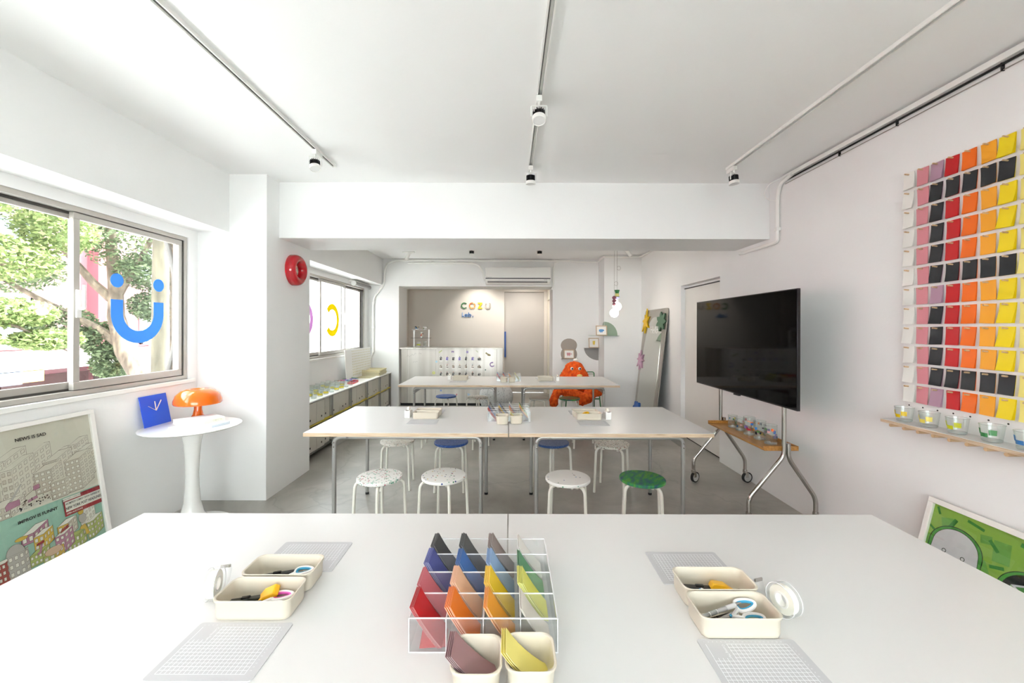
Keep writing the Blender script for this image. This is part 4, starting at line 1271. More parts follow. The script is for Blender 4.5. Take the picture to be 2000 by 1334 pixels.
tag(cm.build('magnet', M('mg_purple', 'A78FBA', .5)), 'purple C shaped magnet at the right of counter', 'magnet')
magnet_shape('magnet', circ(pX(852.6), pZ(706.6), .020, 16), 'A9D3E2', 'pale blue round magnet left of the photos')
cm = MB(); cm.band(circ(pX(847.4), pZ(728.5), .013, 20), circ(pX(847.4), pZ(728.5), .027, 20), 0, .006, fpl)
tag(cm.build('magnet', M('mg_lime', 'D8DC5A', .5)), 'lime ring magnet left of the bottom photo row', 'magnet')
magnet_shape('magnet', circ(pX(948.4), pZ(722.5), .014, 16), '5C7A70', 'small dark green round magnet right of the photos')
magnet_shape('magnet', circ(pX(845.2), pZ(756.5), .015, 16), '6B3A8A', 'small purple round magnet below the farthest table top')
magnet_shape('magnet', star(pX(861.5), pZ(763), .024, .014, 5), '7F9AD0', 'blue flower magnet above the far blue stool')
magnet_shape('magnet', P([(891, 770), (893, 769), (893.5, 771), (891.5, 773)]), 'C46A7A', 'small pink magnet beside the far blue stool')
magnet_shape('magnet', P([(913.5, 768), (919.5, 770.5), (914, 773.5)]), 'A8C3DA', 'pale blue triangle magnet left of the speckled ball')

rk = thing('display_rack', 'small rack with white posts and glass shelves on the counter', 'rack', (-1.79, 8.34, 1.156))
for x in (-.15, .15): MB().box(x-.012, x+.012, -.01, .01, 0, .352).build('post', WHITE_MET, rk)
for z, mname in ((.012, 'glass_shelf'), (.182, 'glass_shelf'), (.352, 'glass_shelf')):
    MB().box(-.205, .205, -.07, .07, z, z+.006).build(mname, ACRYL, rk)
    MB().box(-.205, .205, -.072, -.070, z, z+.006).build('shelf_edge', M('shelf_edge_dark', '4C463F', .4) if z == .182 else ACRYLEDGE, rk)

def glass_cup(x, y, z, r0, r1, h, label, patches, name='glass_tumbler', cat='glass', group=None, lip=0):
    t = thing(name, label, cat, (x, y, z), 0, group)
    w = .0016
    MB().lathe([(r0, .006), (r1, h), (r1-w, h), (r0-w, .008)], 36).build('wall', TUMBLER, t, angle=60)
    MB().lathe([(0, 0), (r0-.003, 0), (r0, .004), (r0, .010), (r0-.004, .012), (0, .009)], 36).build('base', TUMBASE, t)
    rim = MB(); rim.tube([(r1*math.cos(q), r1*math.sin(q), h) for q in [2*PI*i/36 for i in range(36)]], .0011, 6, closed=True)
    rim.build('rim', TUMBASE, t)
    for (a0, a1, z0, z1, col) in patches:
        n = max(2, int(abs(a1-a0)/6)+1)
        m = MB(); vs, fs = [], []
        for i in range(n+1):
            q = math.radians(a0+(a1-a0)*i/n)
            for zz in (z0, z1):
                rr = r0 + (r1-r0)*(zz-.006)/(h-.006) + .0008
                vs.append((rr*math.cos(q), rr*math.sin(q), zz))
        for i in range(n): fs.append((2*i, 2*i+2, 2*i+3, 2*i+1))
        m.add(vs, fs)
        m.build('decal', col, t, fix=False)
    return t
def tint(name, col, op=.75):
    return clear_mat('decal_' + name, 'FFFFFF', .05, .1, haze=op, hazecol=col)
SP = [tint('orange', 'E87A1E', .95), tint('blue', '2F74C0', .95), tint('green', '4F7F4A', .9), tint('pink', 'D9A3A0', .85), tint('lilac', '9B86BE', .85), tint('yellow', 'EBC92A', .9), tint('white', 'F4F4F2', .85), tint('black', '2A2A2E', .95), tint('red', 'B8383E', .9)]
def confetti(seed, n, h, zmin=.02):
    rnd = random.Random(seed); out = []
    for i in range(n):
        a = rnd.uniform(0, 360); z = rnd.uniform(zmin, h*.75)
        out.append((a, a+rnd.uniform(14, 34), z, z+rnd.uniform(.012, .026), SP[rnd.randrange(len(SP))]))
    return out
glass_cup(-1.885, 8.34, 1.514+.001, .032, .055, .058, 'glass bowl with red decals on top of the counter rack', confetti(1, 9, .06, .01), 'glass_bowl', 'bowl')
glass_cup(-1.715, 8.34, 1.514+.001, .032, .055, .058, 'glass bowl with green decals on top of the counter rack', [(200, 250, .015, .035, SP[2]), (270, 320, .02, .05, SP[6]), (240, 268, .03, .05, SP[6])], 'glass_bowl', 'bowl')
glass_cup(-1.785, 8.34, 1.345, .029, .031, .118, 'tall tumbler on the dark middle shelf of the rack', confetti(2, 12, .12), group=None)
glass_cup(-1.845, 8.34, 1.175, .040, .046, .09, 'glass mug with lime band on the bottom rack shelf', [(215, 325, .02, .042, tint('lime', 'C6CF2A', .9))], 'glass_mug', 'mug')
glass_cup(-1.71, 8.34, 1.175, .040, .048, .10, 'plain clear glass mug on the bottom rack shelf', [], 'glass_mug', 'mug')

# ------------------------------------------------------------------ letters on the taupe wall
sg = thing('wall_sign', 'coloured raised letters reading COZU Lab. on the taupe wall', 'sign', (0, 9.8, 0))
S9 = 9.79/800
def sX(px): return (px-995)*S9
def sZ(py): return HC-(py-642)*S9
def spl(u, v, w): return (u, -w, v)
c0, c1 = (906.9, 597.2), (922.3, 597.2)
m = MB(); m.band(circ(sX(c0[0]), sZ(c0[1]), .052, 26, 42, 318), circ(sX(c0[0]), sZ(c0[1]), .076, 26, 42, 318), .012, .030, spl, closed=False); m.build('letter', M('forest_green_acrylic', '3C7A46', .4), sg)
m = MB(); m.band(circ(sX(c1[0]), sZ(c1[1]), .050, 30), circ(sX(c1[0]), sZ(c1[1]), .076, 30), .012, .030, spl)
m.build('letter', speckle_mat('orange_confetti', 'F0B04C', ['D9482A', 'F2C56A', 'E8842C', 'C63A24', 'F6DDA0'], 38, .9, .6), sg)
z0, z1 = sX(933.3), sX(941.8); t0, t1 = sZ(591.2), sZ(603.4); k = .030
m = MB(); m.prism([(z0, t0), (z1, t0), (z1, t0-k*.8), (z0+.045, t1+k), (z1, t1+k), (z1, t1), (z0, t1), (z0, t1+k*.8), (z1-.045, t0-k), (z0, t0-k)], .012, .030, spl); m.build('letter', M('bright_yellow_acrylic', 'F5CF0C', .4), sg)
UG = M('stone_grey_acrylic', 'B3ABA0', .5)
ux = sX(952.5)
m = MB(); m.band([(ux-.034, sZ(596))] + circ(ux, sZ(599), .034, 18, 180, 360) + [(ux+.034, sZ(596))], [(ux-.064, sZ(596))] + circ(ux, sZ(599), .064, 18, 180, 360) + [(ux+.064, sZ(596))], .012, .030, spl, closed=False); m.build('letter', UG, sg)
for dx in (-.048, .048): MB().prism(circ(ux+dx, sZ(593), .017, 12), .012, .030, spl).build('letter_dot', UG, sg)
LB = M('mid_blue_acrylic', '3C74B4', .45); LBP = M('pale_blue_acrylic', '9FB4DA', .45)
lx = sX(902.3); lb, lt = sZ(619), sZ(610.6)
m = MB(); m.prism([(lx, lt), (lx+.020, lt), (lx+.020, lb+.022), (lx, lb+.022)], .012, .026, spl); m.build('letter', LBP, sg)
m = MB(); m.prism([(lx, lb+.0215), (lx+.046, lb+.0215), (lx+.046, lb), (lx, lb)], .012, .026, spl); m.build('letter', LB, sg)
for ax, side, top in ((lx+.096, 1, .062), (lx+.190, -1, .104)):
    m = MB(); m.band(circ(ax, lb+.032, .018, 20), circ(ax, lb+.032, .036, 20), .012, .026, spl)
    xs = ax + side*.030
    m.prism([(xs-.009, lb-.002), (xs+.009, lb-.002), (xs+.009, lb+top), (xs-.009, lb+top)], .0118, .0262, spl)
    m.build('letter', LB, sg)
MB().prism([(lx+.248, lb), (lx+.270, lb), (lx+.270, lb+.020), (lx+.248, lb+.020)], .012, .026, spl).build('letter_dot', LB, sg)

# ------------------------------------------------------------------ speckled ball seat
bl = thing('ball_seat', 'pale grey speckled upholstered ball behind the farthest table', 'ball', (-.24, 7.42, 0))
FELT = speckle_mat('pale_felt', 'C6CACA', ['8E9498', 'AEB3B4', '7A8086'], 60, .3, .42, .9)
MB().sphere((0, 0, .305), .305, 40).build('ball', FELT, bl)
sm = MB()
for k in range(3):
    a = k*PI/3
    sm.tube([(.306*math.sin(q)*math.cos(a), .306*math.sin(q)*math.sin(a), .305+.306*math.cos(q)) for q in [2*PI*i/48 for i in range(48)]], .003, 6, closed=True)
sm.build('seams', M('felt_seam', 'A4AAAC', .9), bl)
MB().tube(fillet([(-.25, -.15, .16), (-.33, -.2, .14), (-.40, -.2, .05), (-.42, -.2, .012)], .06), .014, 8).build('carry_strap', M('pale_blue_strap', 'B4C6CC', .8), bl)

# ------------------------------------------------------------------ shelf unit with file boxes
su = thing('shelf_unit', 'long low steel shelf unit with yellow shelves under far window', 'shelf unit', (-2.315, 4.73, 0))
FRAME = M('shelf_steel', '9C9A95', .3, metal=.6)
YSH = M('mustard_yellow_shelf', 'C9B532', .45)
ys = [0, .644, 1.283, 1.97, 2.634, 3.27]
for y in ys:
    for x in (-.440, -.004):
        MB().box(x-.009, x+.009, y-.009, y+.009, .02, .672).build('post', FRAME, su)
        MB().lathe([(0, 0), (.014, 0), (.014, .012), (.006, .02), (0, .02)], 12, (x, y, 0)).build('foot', BLACKRUB, su)
MB().box(-.452, .008, -.012, 3.282, .664, .678).build('top_panel', M('white_shelf_top', 'EDECE8', .35), su)
for i in range(5):
    MB().box(-.44, .004, ys[i]+.01, ys[i+1]-.01, .382, .394).build('middle_shelf', YSH, su)
    MB().box(-.44, .004, ys[i]+.01, ys[i+1]-.01, .058, .070).build('bottom_shelf', M('dark_shelf', '6E6C68', .4), su)
    MB().box(-.445, -.440, ys[i]+.01, ys[i+1]-.01, .07, .66).build('back_panel', M('pale_back_panel', 'CFCDC6', .5), su)
MB().box(-.44, .004, 3.262, 3.270, .07, .66).build('end_panel', FRAME, su)
BOXM = M('stone_grey_card', 'C9C6BC', .6, var=.02)
def fbox(w, h):
    m = MB(); m.box(-.32, 0, 0, w, 0, h); return m.mesh('box_body', BOXM)
fb_me = {}
HOLE = MB().lathe([(0, 0), (.013, 0), (.013, .0012), (0, .0012)], 16, axis='X').mesh('finger_hole', M('dark_hole', '2B2A28', .8))
for tier, z, h, tn in ((1, .395, .252, 'upper'), (0, .071, .285, 'lower')):
    cnt = 0
    for i in range(5):
        bw = ys[i+1]-ys[i]
        for k, (o0, w_, dx) in enumerate(((.018, .20, -.012), (.222, .20, -.010), (.47, bw-.50, -.030))):
            key = (round(w_, 3), h)
            if key not in fb_me: fb_me[key] = fbox(w_, h)
            t = thing('file_box', 'grey file box, %s shelf tier, %s from the pier' % (tn, ordinal(cnt)), 'file box', (-2.315+dx, 4.73+ys[i]+o0, z), 0, 'grey file boxes in the shelf unit')
            link('box_body', fb_me[key], t)
            link('finger_hole', HOLE, t, (0.0, w_*.62 if k == 1 else w_*.2, .055))
            cnt += 1

# things on the shelf unit
TOP = .678
PERF = clear_mat('frosted_acrylic', 'FFFFFF', .1, .1, haze=.55, hazecol='F3F2EC')
pb = thing('peg_tray_panel', 'white perforated acrylic panel leaning upright on the shelf unit', 'panel', (-2.66, 7.30, TOP))
m = MB(); m.box(-.010, 0, -.60, .62, 0, .50); m.build('sheet', M('milky_acrylic', 'F4F4F2', .3), pb).rotation_euler = (0, -.06, 0)
dm = MB()
for r_ in range(10):
    for c_ in range(14):
        dm.lathe([(0, 0), (.011, 0), (.011, .0015), (0, .0015)], 8, (0, -.30+c_*.066, .06+r_*.045), axis='X')
o = dm.build('holes', M('straw_yellow', 'D8CFA0', .5), pb); o.rotation_euler = (0, -.06, 0); o['kind'] = 'stuff'
for k, (z, rz) in enumerate(((0, .03), (.026, -.02), (.052, .05), (.078, .0))):
    t = thing('stacked_tray', 'translucent yellowish tray, %s of the stack by the far wall' % ['bottom', 'second', 'third', 'top'][k], 'tray', (-2.52, 7.62, TOP+z), rz, 'translucent trays stacked on the shelf unit')
    b = MB(); b.box(-.17, .17, -.22, .22, 0, .004)
    for x0, x1, y0, y1 in ((-.17, .17, -.22, -.216), (-.17, .17, .216, .22), (-.17, -.166, -.216, .216), (.166, .17, -.216, .216)): b.box(x0, x1, y0, y1, .004, .024)
    b.build('shell', clear_mat('yellowish_clear', 'FBF6DC', .1, .05, haze=.5, hazecol='F4EFD2'), t)
b = MB(); b.prism(rrect(.26, .34, .02, 4), 0, .004)
tag(b.build('clear_sheet', clear_mat('yellowish_clear2', 'FDFAE6', .1, .05, haze=.5, hazecol='F3ECC8'), None, (-2.52, 7.18, TOP)), 'flat pale yellow translucent sheet on the shelf unit', 'sheet')
rnd = random.Random(5)
for r_ in range(4):
    for c_ in range(8):
        x, y = -2.70 + r_*.105, 4.95 + c_*.165 + (r_ % 2)*.05
        yl = rnd.random() < .45
        glass_cup(x, y, TOP, .030, .036, .075, '%s clear cup on the shelf unit, %s row from window, %s from pier' % ('yellow banded' if yl else 'plain', ordinal(r_), ordinal(c_)),
                  [(0, 340, .012, .034, tint('pale_yellow', 'E6D24A', .85))] if yl else [], 'clear_cup', 'cup', 'clear cups on the shelf unit')
PC = [M('pen_%s' % c, c, .35) for c in ('8A4FC0', '2F5FC0', '3FA86A', 'E05AA8', 'E07A3A', '38B0C8', 'B03AC0', '56C07A')]
for i in range(18):
    pen((-2.66 + rnd.uniform(-.06, .10), 6.72 + rnd.uniform(-.16, .16), TOP + .011*(i % 3)), rnd.uniform(0, 3.1), PC[i % 8], '%s pen in the loose heap on the shelf unit' % ['purple', 'blue', 'green', 'pink', 'orange', 'cyan', 'violet', 'mint'][i % 8], 'loose pens on the shelf unit', .15)
t = thing('pen_tray', 'red tray with blue and green pens at the shelf edge', 'tray', (-2.45, 6.42, TOP), .1)
b = MB(); b.box(-.045, .045, -.14, .14, 0, .006); b.box(-.045, -.041, -.14, .14, .006, .03); b.box(.041, .045, -.14, .14, .006, .03); b.box(-.041, .041, -.14, -.136, .006, .03); b.box(-.041, .041, .136, .14, .006, .03)
b.build('shell', M('red_plastic', 'C8202A', .35), t)
pen((-2.452, 6.52, TOP+.012), PI/2+.1, PC[1], 'blue pen lying in the red tray on the shelf unit', None, .17)
pen((-2.438, 6.53, TOP+.012), PI/2+.2, PC[2], 'green pen lying in the red tray on the shelf unit', None, .17)
bn = thing('roller_blind', 'grey roller blind cassette with white end cap above far window', 'blind', (-2.70, 7.08, 2.318))
MB().cyl((0, .03, 0), (0, .82, 0), .036, n=24).build('tube', M('blind_grey', '8E8C88', .5), bn)
MB().cyl((0, 0, 0), (0, .03, 0), .044, n=24).build('end_cap', WHITE_MET, bn)
MB().box(-.078, -.02, .0, .82, .02, .062).build('bracket', WHITE_MET, bn)

# ------------------------------------------------------------------ tulip table corner
tt = thing('tulip_table', 'round white pedestal table under the near window', 'table', (-2.437, 3.15, 0))
GW = M('gloss_white_lacquer', 'F2F1EE', .22, coat=.3)
ZT = .783
MB().lathe([(0, ZT-.018), (.29, ZT-.018), (.318, ZT-.008), (.323, ZT-.003), (.321, ZT), (0, ZT)], 64).build('table_top', GW, tt)
MB().lathe([(0, .0), (.255, .0), (.262, .006), (.255, .014), (.20, .022), (.12, .05), (.075, .11), (.055, .20), (.046, .32), (.044, .42), (.048, .55), (.058, .66), (.072, .73), (.09, ZT-.018), (0, ZT-.018)], 48).build('pedestal', GW, tt)
ORG = M('glossy_orange_plastic', 'E56A0A', .15, coat=.3)
lp = thing('table_lamp', 'glossy orange mushroom table lamp', 'lamp', (-2.53, 3.33, ZT))
MB().lathe([(0, 0), (.075, 0), (.078, .006), (.060, .016), (.036, .05), (.027, .09), (.025, .16), (0, .16)], 36).build('stem', ORG, lp)
MB().lathe([(.158, .138), (.164, .146), (.163, .170), (.148, .212), (.115, .244), (.078, .257), (.052, .256), (.045, .246), (.030, .240), (0, .240), (0, .232), (.04, .236), (.1, .236), (.138, .205), (.153, .168), (.155, .140)], 56).build('shade', ORG, lp)
cl = thing('acrylic_clock', 'square blue acrylic clock leaning on the wall', 'clock', (-2.722, 3.18, ZT))
BLU = clear_mat('blue_acrylic', 'A8C4FF', .2, .03, haze=.72, hazecol='4470F0')
cb = MB(); cb.box(-.004, 0, -.121, .121, 0, .235)
cr = (0, -.20, 0)
cb.build('face_plate', BLU, cl, rot=cr)
MB().box(-.024, -.005, -.028, .028, .085, .140).build('movement_box', M('dark_plum_plastic', '2A1030', .4), cl, rot=cr)
for ang, L, wd, nm in ((2, .072, .004, 'hour_hand'), (40, .095, .0035, 'minute_hand'), (-55, .075, .0012, 'second_hand')):
    q = math.radians(ang); s, c = math.sin(q), math.cos(q)
    h = MB(); h.prism([(-wd*c - .02*s*0, wd*s), (wd*c, -wd*s), (wd*c + L*s, -wd*s + L*c), (-wd*c + L*s, wd*s + L*c)], .003, .005, lambda u, v, w: (w, u, .113+v))
    h.build(nm, M('cream_hand', 'F3E6DA', .4), cl, rot=cr)
def book(c, rot, L, W_, th, z, label, cover, spine):
    t = thing('book', label, 'book', (c[0], c[1], z), rot)
    MB().box(-L/2, L/2, -W_/2, W_/2, 0, .002).build('back_cover', cover, t)
    MB().box(-L/2+.003, L/2-.003, -W_/2+.002, W_/2-.003, .002, th-.002).build('pages', M('book_pages', 'EFEDE6', .8, stretch=(1, 1, 200), var=.05, vscale=3), t)
    MB().box(-L/2, L/2, -W_/2, W_/2, th-.002, th).build('front_cover', cover, t)
    MB().box(-L/2, 0, -W_/2-.002, -W_/2, 0, th).build('spine', cover, t)
    MB().box(0, L/2, -W_/2-.002, -W_/2, 0, th).build('spine_band', spine, t)
    return t
WB = M('white_book_cover', 'F3F3F2', .5)
book((-2.352, 3.115), math.radians(74.4), .29, .234, .020, ZT, 'thin white book lying under the thicker book', WB, M('pale_blue_spine', 'D5DEE8', .5))
bk = book((-2.405, 3.178), math.radians(55.7), .275, .20, .034, ZT+.020, 'thick white book with cream spine band on pedestal table', WB, M('cream_spine', 'F1ECD2', .5))
tx = MB(); text_into(tx, 'OBJECTS', .016, lambda u, v, w: (.085+u, -.1025, .017+v), 0); tx.build('lettering', M('grey_ink', '9A968C', .6), bk, smooth=False, fix=False)

# ------------------------------------------------------------------ framed posters
def frame_axes(loc, u, v):
    u = Vector(u).normalized(); v = Vector(v).normalized(); w = u.cross(v)
    m = Matrix((u, v, w)).transposed().to_4x4()
    m.translation = Vector(loc)
    return m
def framed(name, label, mw, W_, H_, border, fmat, depth=.022):
    t = thing(name, label, 'poster'); t.matrix_world = mw
    for (x0, x1, y0, y1) in ((0, W_, 0, border), (0, W_, H_-border, H_), (0, border, border, H_-border), (W_-border, W_, border, H_-border)):
        MB().box(x0, x1, y0, y1, -.004, depth-.004).build('frame_bar', fmat, t, bevel=.0015)
    MB().box(.004, W_-.004, .004, H_-.004, -.006, -.004).build('backing', M('backing_board', 'B8A98E', .8), t)
    return t
WF = M('white_wood_frame', 'EFEBE6', .4)
f3 = lambda u, v, w: (u, v, w)
MW = frame_axes((-2.604, 1.985, .012), (0, 1, 0), (-.152, 0, .975))
po = framed('framed_poster', 'white framed cartoon city poster leaning under the near window', MW, .715, .995, .026, WF)
W_, H_, B_ = .715, .995, .026
mid = .505
MB().box(B_, W_-B_, mid, H_-B_, -.002, .002).build('upper_print', M('cream_print', 'D9D3C4', .5), po)
MB().box(B_, W_-B_, B_, mid, -.002, .0021).build('lower_print', M('mint_print', '9CC3B1', .5), po)
INK = M('sepia_ink', '5A453A', .6)
PM = [INK, M('print_cream', 'DAD3C5', .55), M('print_sand', 'C9BFAF', .55), M('print_red', 'A5463E', .55), M('print_lime', 'B4BE6C', .55), M('print_yellow', 'D9B64E', .55), M('print_mauve', 'B9839A', .55), M('print_grey', 'B9B3AC', .55), M('print_white', 'E8E4DA', .55), M('print_skin', 'D9B79A', .55), M('print_green', '3F8A3E', .55), M('print_dark', '2E2A28', .55), M('print_banner_red', 'A02A30', .5)]
art = MB()
lay = [0.0024]
def grow(poly, d):
    cx = sum(p[0] for p in poly)/len(poly); cy = sum(p[1] for p in poly)/len(poly)
    out = []
    for x, y in poly:
        L = math.hypot(x-cx, y-cy) or 1
        out.append((x+(x-cx)/L*d, y+(y-cy)/L*d))
    return out
STEP = .00004
def shape(mb, poly, m, ink=.0012):
    if ink:
        mb.flat(grow(poly, ink), lay[0], f3, 0); lay[0] += STEP
    mb.flat(poly, lay[0], f3, m); lay[0] += STEP
def inked(mb, polys, m, z, ink=.0017):
    for p, mm in zip(polys, m if isinstance(m, list) else [m]*len(polys)):
        mb.flat(grow(p, ink), z, f3, 0); mb.flat(grow(p, -ink*.6), z+STEP, f3, mm)
def building(mb, u, v, wf, ws, h, cf, cs, ctop, nx, ny, sx):
    k = .55
    inked(mb, [[(u, v), (u+wf, v), (u+wf, v+h), (u, v+h)], [(u+wf, v), (u+wf+ws, v+ws*k), (u+wf+ws, v+h+ws*k), (u+wf, v+h)],
               [(u, v+h), (u+wf, v+h), (u+wf+ws, v+h+ws*k), (u+ws, v+h+ws*k)]], [cf, cs, ctop], lay[0])
    wins = []
    for i in range(nx):
        for j in range(ny):
            a = u + wf*(i+.22)/nx; b = v + h*(j+.25)/ny
            wins.append([(a, b), (a+wf*.56/nx, b), (a+wf*.56/nx, b+h*.5/ny), (a, b+h*.5/ny)])
    inked(mb, wins, 2 if cf == 1 else 8, lay[0]+2*STEP, .0012)
    wins = []
    for i in range(sx):
        for j in range(ny):
            a = u+wf + ws*(i+.25)/sx; b = v + h*(j+.25)/ny + ws*k*(i+.25)/sx
            a2 = ws*.5/sx
            wins.append([(a, b), (a+a2, b+a2*k), (a+a2, b+a2*k+h*.5/ny), (a, b+h*.5/ny)])
    inked(mb, wins, 1, lay[0]+2*STEP, .0012)
    lay[0] += 4*STEP
for b_ in [(.17, .66, .06, .10, .15, 2, 4, 3), (.30, .62, .03, .12, .17, 1, 5, 4), (.44, .62, .04, .08, .14, 1, 5, 3), (.545, .70, .05, .07, .10, 2, 3, 3),
           (.40, .60, .07, .09, .14, 3, 4, 3), (.59, .57, .05, .06, .18, 2, 5, 2), (.03, .56, .05, .06, .17, 2, 5, 2), (.10, .58, .09, .03, .21, 3, 5, 1), (.20, .565, .05, .11, .19, 2, 5, 4),
           (.345, .575, .09, .06, .12, 3, 4, 3), (.51, .52, .085, .075, .19, 3, 6, 3), (.42, .515, .08, .02, .10, 3, 3, 1), (.03, .51, .08, .07, .09, 3, 3, 3), (.12, .507, .10, .07, .06, 3, 2, 3)]:
    u, v, wf, ws, h, nx, ny, sx = b_
    building(art, u, v, wf, ws, h, 1 if nx != 3 else 2, 1, 1, nx, ny, sx)
# dome roof, ladder truck, crowd
shape(art, [(.10, .79)] + [(.145+.045*math.cos(math.radians(a)), .79+.035*math.sin(math.radians(a))) for a in range(180, -1, -20)], 7)
shape(art, [(.20, .545), (.265, .555), (.265, .585), (.215, .585), (.20, .57)], 6); shape(art, [(.215, .585), (.235, .59), (.285, .66), (.278, .664)], 7)
shape(art, [(.30, .55), (.35, .56), (.345, .575), (.305, .565)], 6); shape(art, [(.335, .605), (.365, .61), (.365, .635), (.335, .63)], 6)
rr = random.Random(4)
for i in range(90):
    a = rr.choice([(.06, .17), (.26, .42)]); u = rr.uniform(*a); v = rr.uniform(.520, .57)
    art.flat(circ(u, v, rr.uniform(.003, .005), 6), lay[0], f3, rr.choice([0, 11, 2]))
for b_ in [(.245, .33, .06, .075, .05, 6, 6, 8, 2, 1, 3), (.30, .27, .05, .05, .08, 5, 5, 8, 2, 2, 3), (.42, .27, .06, .05, .08, 5, 2, 8, 2, 2, 2), (.55, .30, .03, .06, .12, 8, 8, 8, 1, 3, 3), (.58, .20, .04, .06, .10, 4, 4, 8, 2, 3, 3),
           (.02, .22, .07, .05, .06, 8, 8, 8, 2, 1, 2), (.11, .16, .055, .03, .13, 3, 3, 8, 3, 4, 1), (.175, .15, .075, .02, .16, 7, 7, 7, 3, 4, 1), (.27, .20, .06, .04, .06, 4, 4, 4, 3, 2, 2), (.46, .18, .07, .04, .08, 4, 4, 4, 3, 2, 2), (.40, .20, .05, .05, .10, 6, 6, 8, 2, 3, 2), (.33, .15, .06, .05, .07, 4, 5, 5, 2, 2, 2), (.02, .06, .10, .06, .09, 8, 5, 8, 3, 2, 2)]:
    u, v, wf, ws, h, cf, cs, ct_, nx, ny, sx = b_
    building(art, u, v, wf, ws, h, cf, cs, ct_, nx, ny, sx)
shape(art, [(.17, .31)] + [(.2125+.0425*math.cos(math.radians(a)), .31+.05*math.sin(math.radians(a))) for a in range(180, -1, -20)], 7)
shape(art, circ(.385, .235, .045, 20, ry=.022), 9); shape(art, circ(.56, .345, .022, 16, ry=.03), 7); shape(art, circ(.555, .385, .016, 14), 5)
shape(art, [(.31, .30), (.345, .305), (.345, .318), (.31, .312)], 12); shape(art, [(.325, .30), (.338, .302), (.325, .255), (.305, .25), (.308, .262), (.318, .266)], 6)
shape(art, circ(.06, .14, .05, 18, ry=.035), 10); shape(art, [(.545, .30), (.57, .305), (.59, .24), (.57, .235), (.565, .275), (.535, .285)], 5)
shape(art, [(.43, .31), (.475, .325), (.48, .345), (.44, .33)], 3); shape(art, circ(.055, .262, .03, 18, ry=.013), 8)
shape(art, circ(.075, .335, .022, 16, ry=.014), 7); shape(art, circ(.245, .375, .03, 16, ry=.010), 5)
# titles and banner
lay[0] += .0001
text_into(art, 'NEWS IS SAD', .026, lambda u, v, w: (W_/2+u, .905+v, w), lay[0], 11, bold=.0006)
text_into(art, 'IMPROV IS FUNNY', .024, lambda u, v, w: (W_/2-.02+u, .462+v, w), lay[0], 11, bold=.0006)
bx0, bx1, by0, by1 = .468, W_-B_-.002, .388, .500
art.flat([(bx0, by0+.004), (bx1, by0+.004), (bx1, by1), (bx0, by1)], lay[0]+.0001, f3, 12)
art.flat([(bx0+.008, by0+.028), (bx1, by0+.028), (bx1, by1-.024), (bx0+.008, by1-.024)], lay[0]+.0002, f3, 8)
art.flat([(bx0, by1-.018), (bx0+.10, by1-.018), (bx0+.10, by1), (bx0, by1)], lay[0]+.0002, f3, 8)
text_into(art, 'SHORT FORM + LONG FORM', .0085, lambda u, v, w: (bx0+.05+u, by1-.009+v, w), lay[0]+.0003, 11)
text_into(art, 'AN IMPROV COMEDY SHOW INSPIRED BY', .0155, lambda u, v, w: ((bx0+bx1)/2+.004+u, by1-.038+v, w), lay[0]+.0003, 11, bold=.0003, sx=.70)
text_into(art, 'NEW YORK POST HEADLINES', .022, lambda u, v, w: ((bx0+bx1)/2+.004+u, by1-.065+v, w), lay[0]+.0003, 11, bold=.0006, shear=.15, sx=.72)
text_into(art, 'OPEN AUDITIONS', .014, lambda u, v, w: (bx0+.055+u, by0+.016+v, w), lay[0]+.0003, 8, bold=.0003, sx=.8)
art.build('printed_drawing', PM, po, smooth=False, fix=False)
MB().box(B_-.003, W_-B_+.003, B_-.003, H_-B_+.003, .0105, .0125).build('glazing', clear_mat('picture_glass', 'FCFDFC', .05, .0), po)

MW2 = frame_axes((2.262, 2.335, .012), (0, -1, 0), (.150, 0, .572))
W2_, H2_ = .86, .592
p2 = framed('framed_poster', 'white framed green cartoon poster leaning on the right wall', MW2, W2_, H2_, .028, WF)
MB().box(.028, W2_-.028, .028, H2_-.028, -.002, .002).build('print', M('leaf_green_print', '8FB848', .5), p2)
a2 = MB(); lay[0] = .0024
G = [M('ink_black_green', '1E2A1C', .5), M('mid_green_print', '4FA042', .5), M('light_green_print', '6FA94A', .5), M('pale_lilac_white', 'DAD8DC', .5), M('mint_tint', 'A9D29A', .5), M('black_print', '17191A', .5), M('dark_green_print', '3E8F3A', .5)]
for (cx, cy, w_, h_, an, m_) in [(.055, .535, .012, .04, .5, 6), (.11, .49, .06, .05, .3, 2), (.135, .495, .02, .06, -.4, 6), (.235, .535, .08, .014, -.2, 6), (.05, .43, .05, .012, -.5, 6), (.29, .49, .05, .04, .2, 2), (.36, .46, .07, .10, .1, 2), (.325, .475, .016, .06, .8, 6), (.355, .385, .06, .016, .3, 6), (.05, .37, .05, .06, .4, 2), (.30, .34, .06, .09, .5, 2), (.47, .53, .10, .02, -.1, 6), (.52, .49, .06, .06, .4, 2), (.62, .53, .05, .03, .2, 6), (.70, .50, .07, .05, -.3, 2), (.78, .53, .03, .05, .3, 6), (.77, .43, .05, .02, .6, 6)]:
    c, s = math.cos(an), math.sin(an)
    a2.flat([(cx + c*x - s*y, cy + s*x + c*y) for x, y in ((-w_/2, -h_/2), (w_/2, -h_/2), (w_/2, h_/2), (-w_/2, h_/2))], lay[0], f3, m_); lay[0] += .00003
def dome(cx, cy, R, face, inner):
    shape(a2, [(cx-R, cy-R*1.1)] + circ(cx, cy, R, 24, 180, 0, ry=R*.86) + [(cx+R, cy-R*1.1)], 1, .004)
    shape(a2, [(cx-R*.96, cy-R*1.1)] + circ(cx, cy, R*.86, 24, 175, 5, ry=R*.76) + [(cx+R*.96, cy-R*1.1)], inner, .003)
dome(.170, .375, .125, 0, 3)
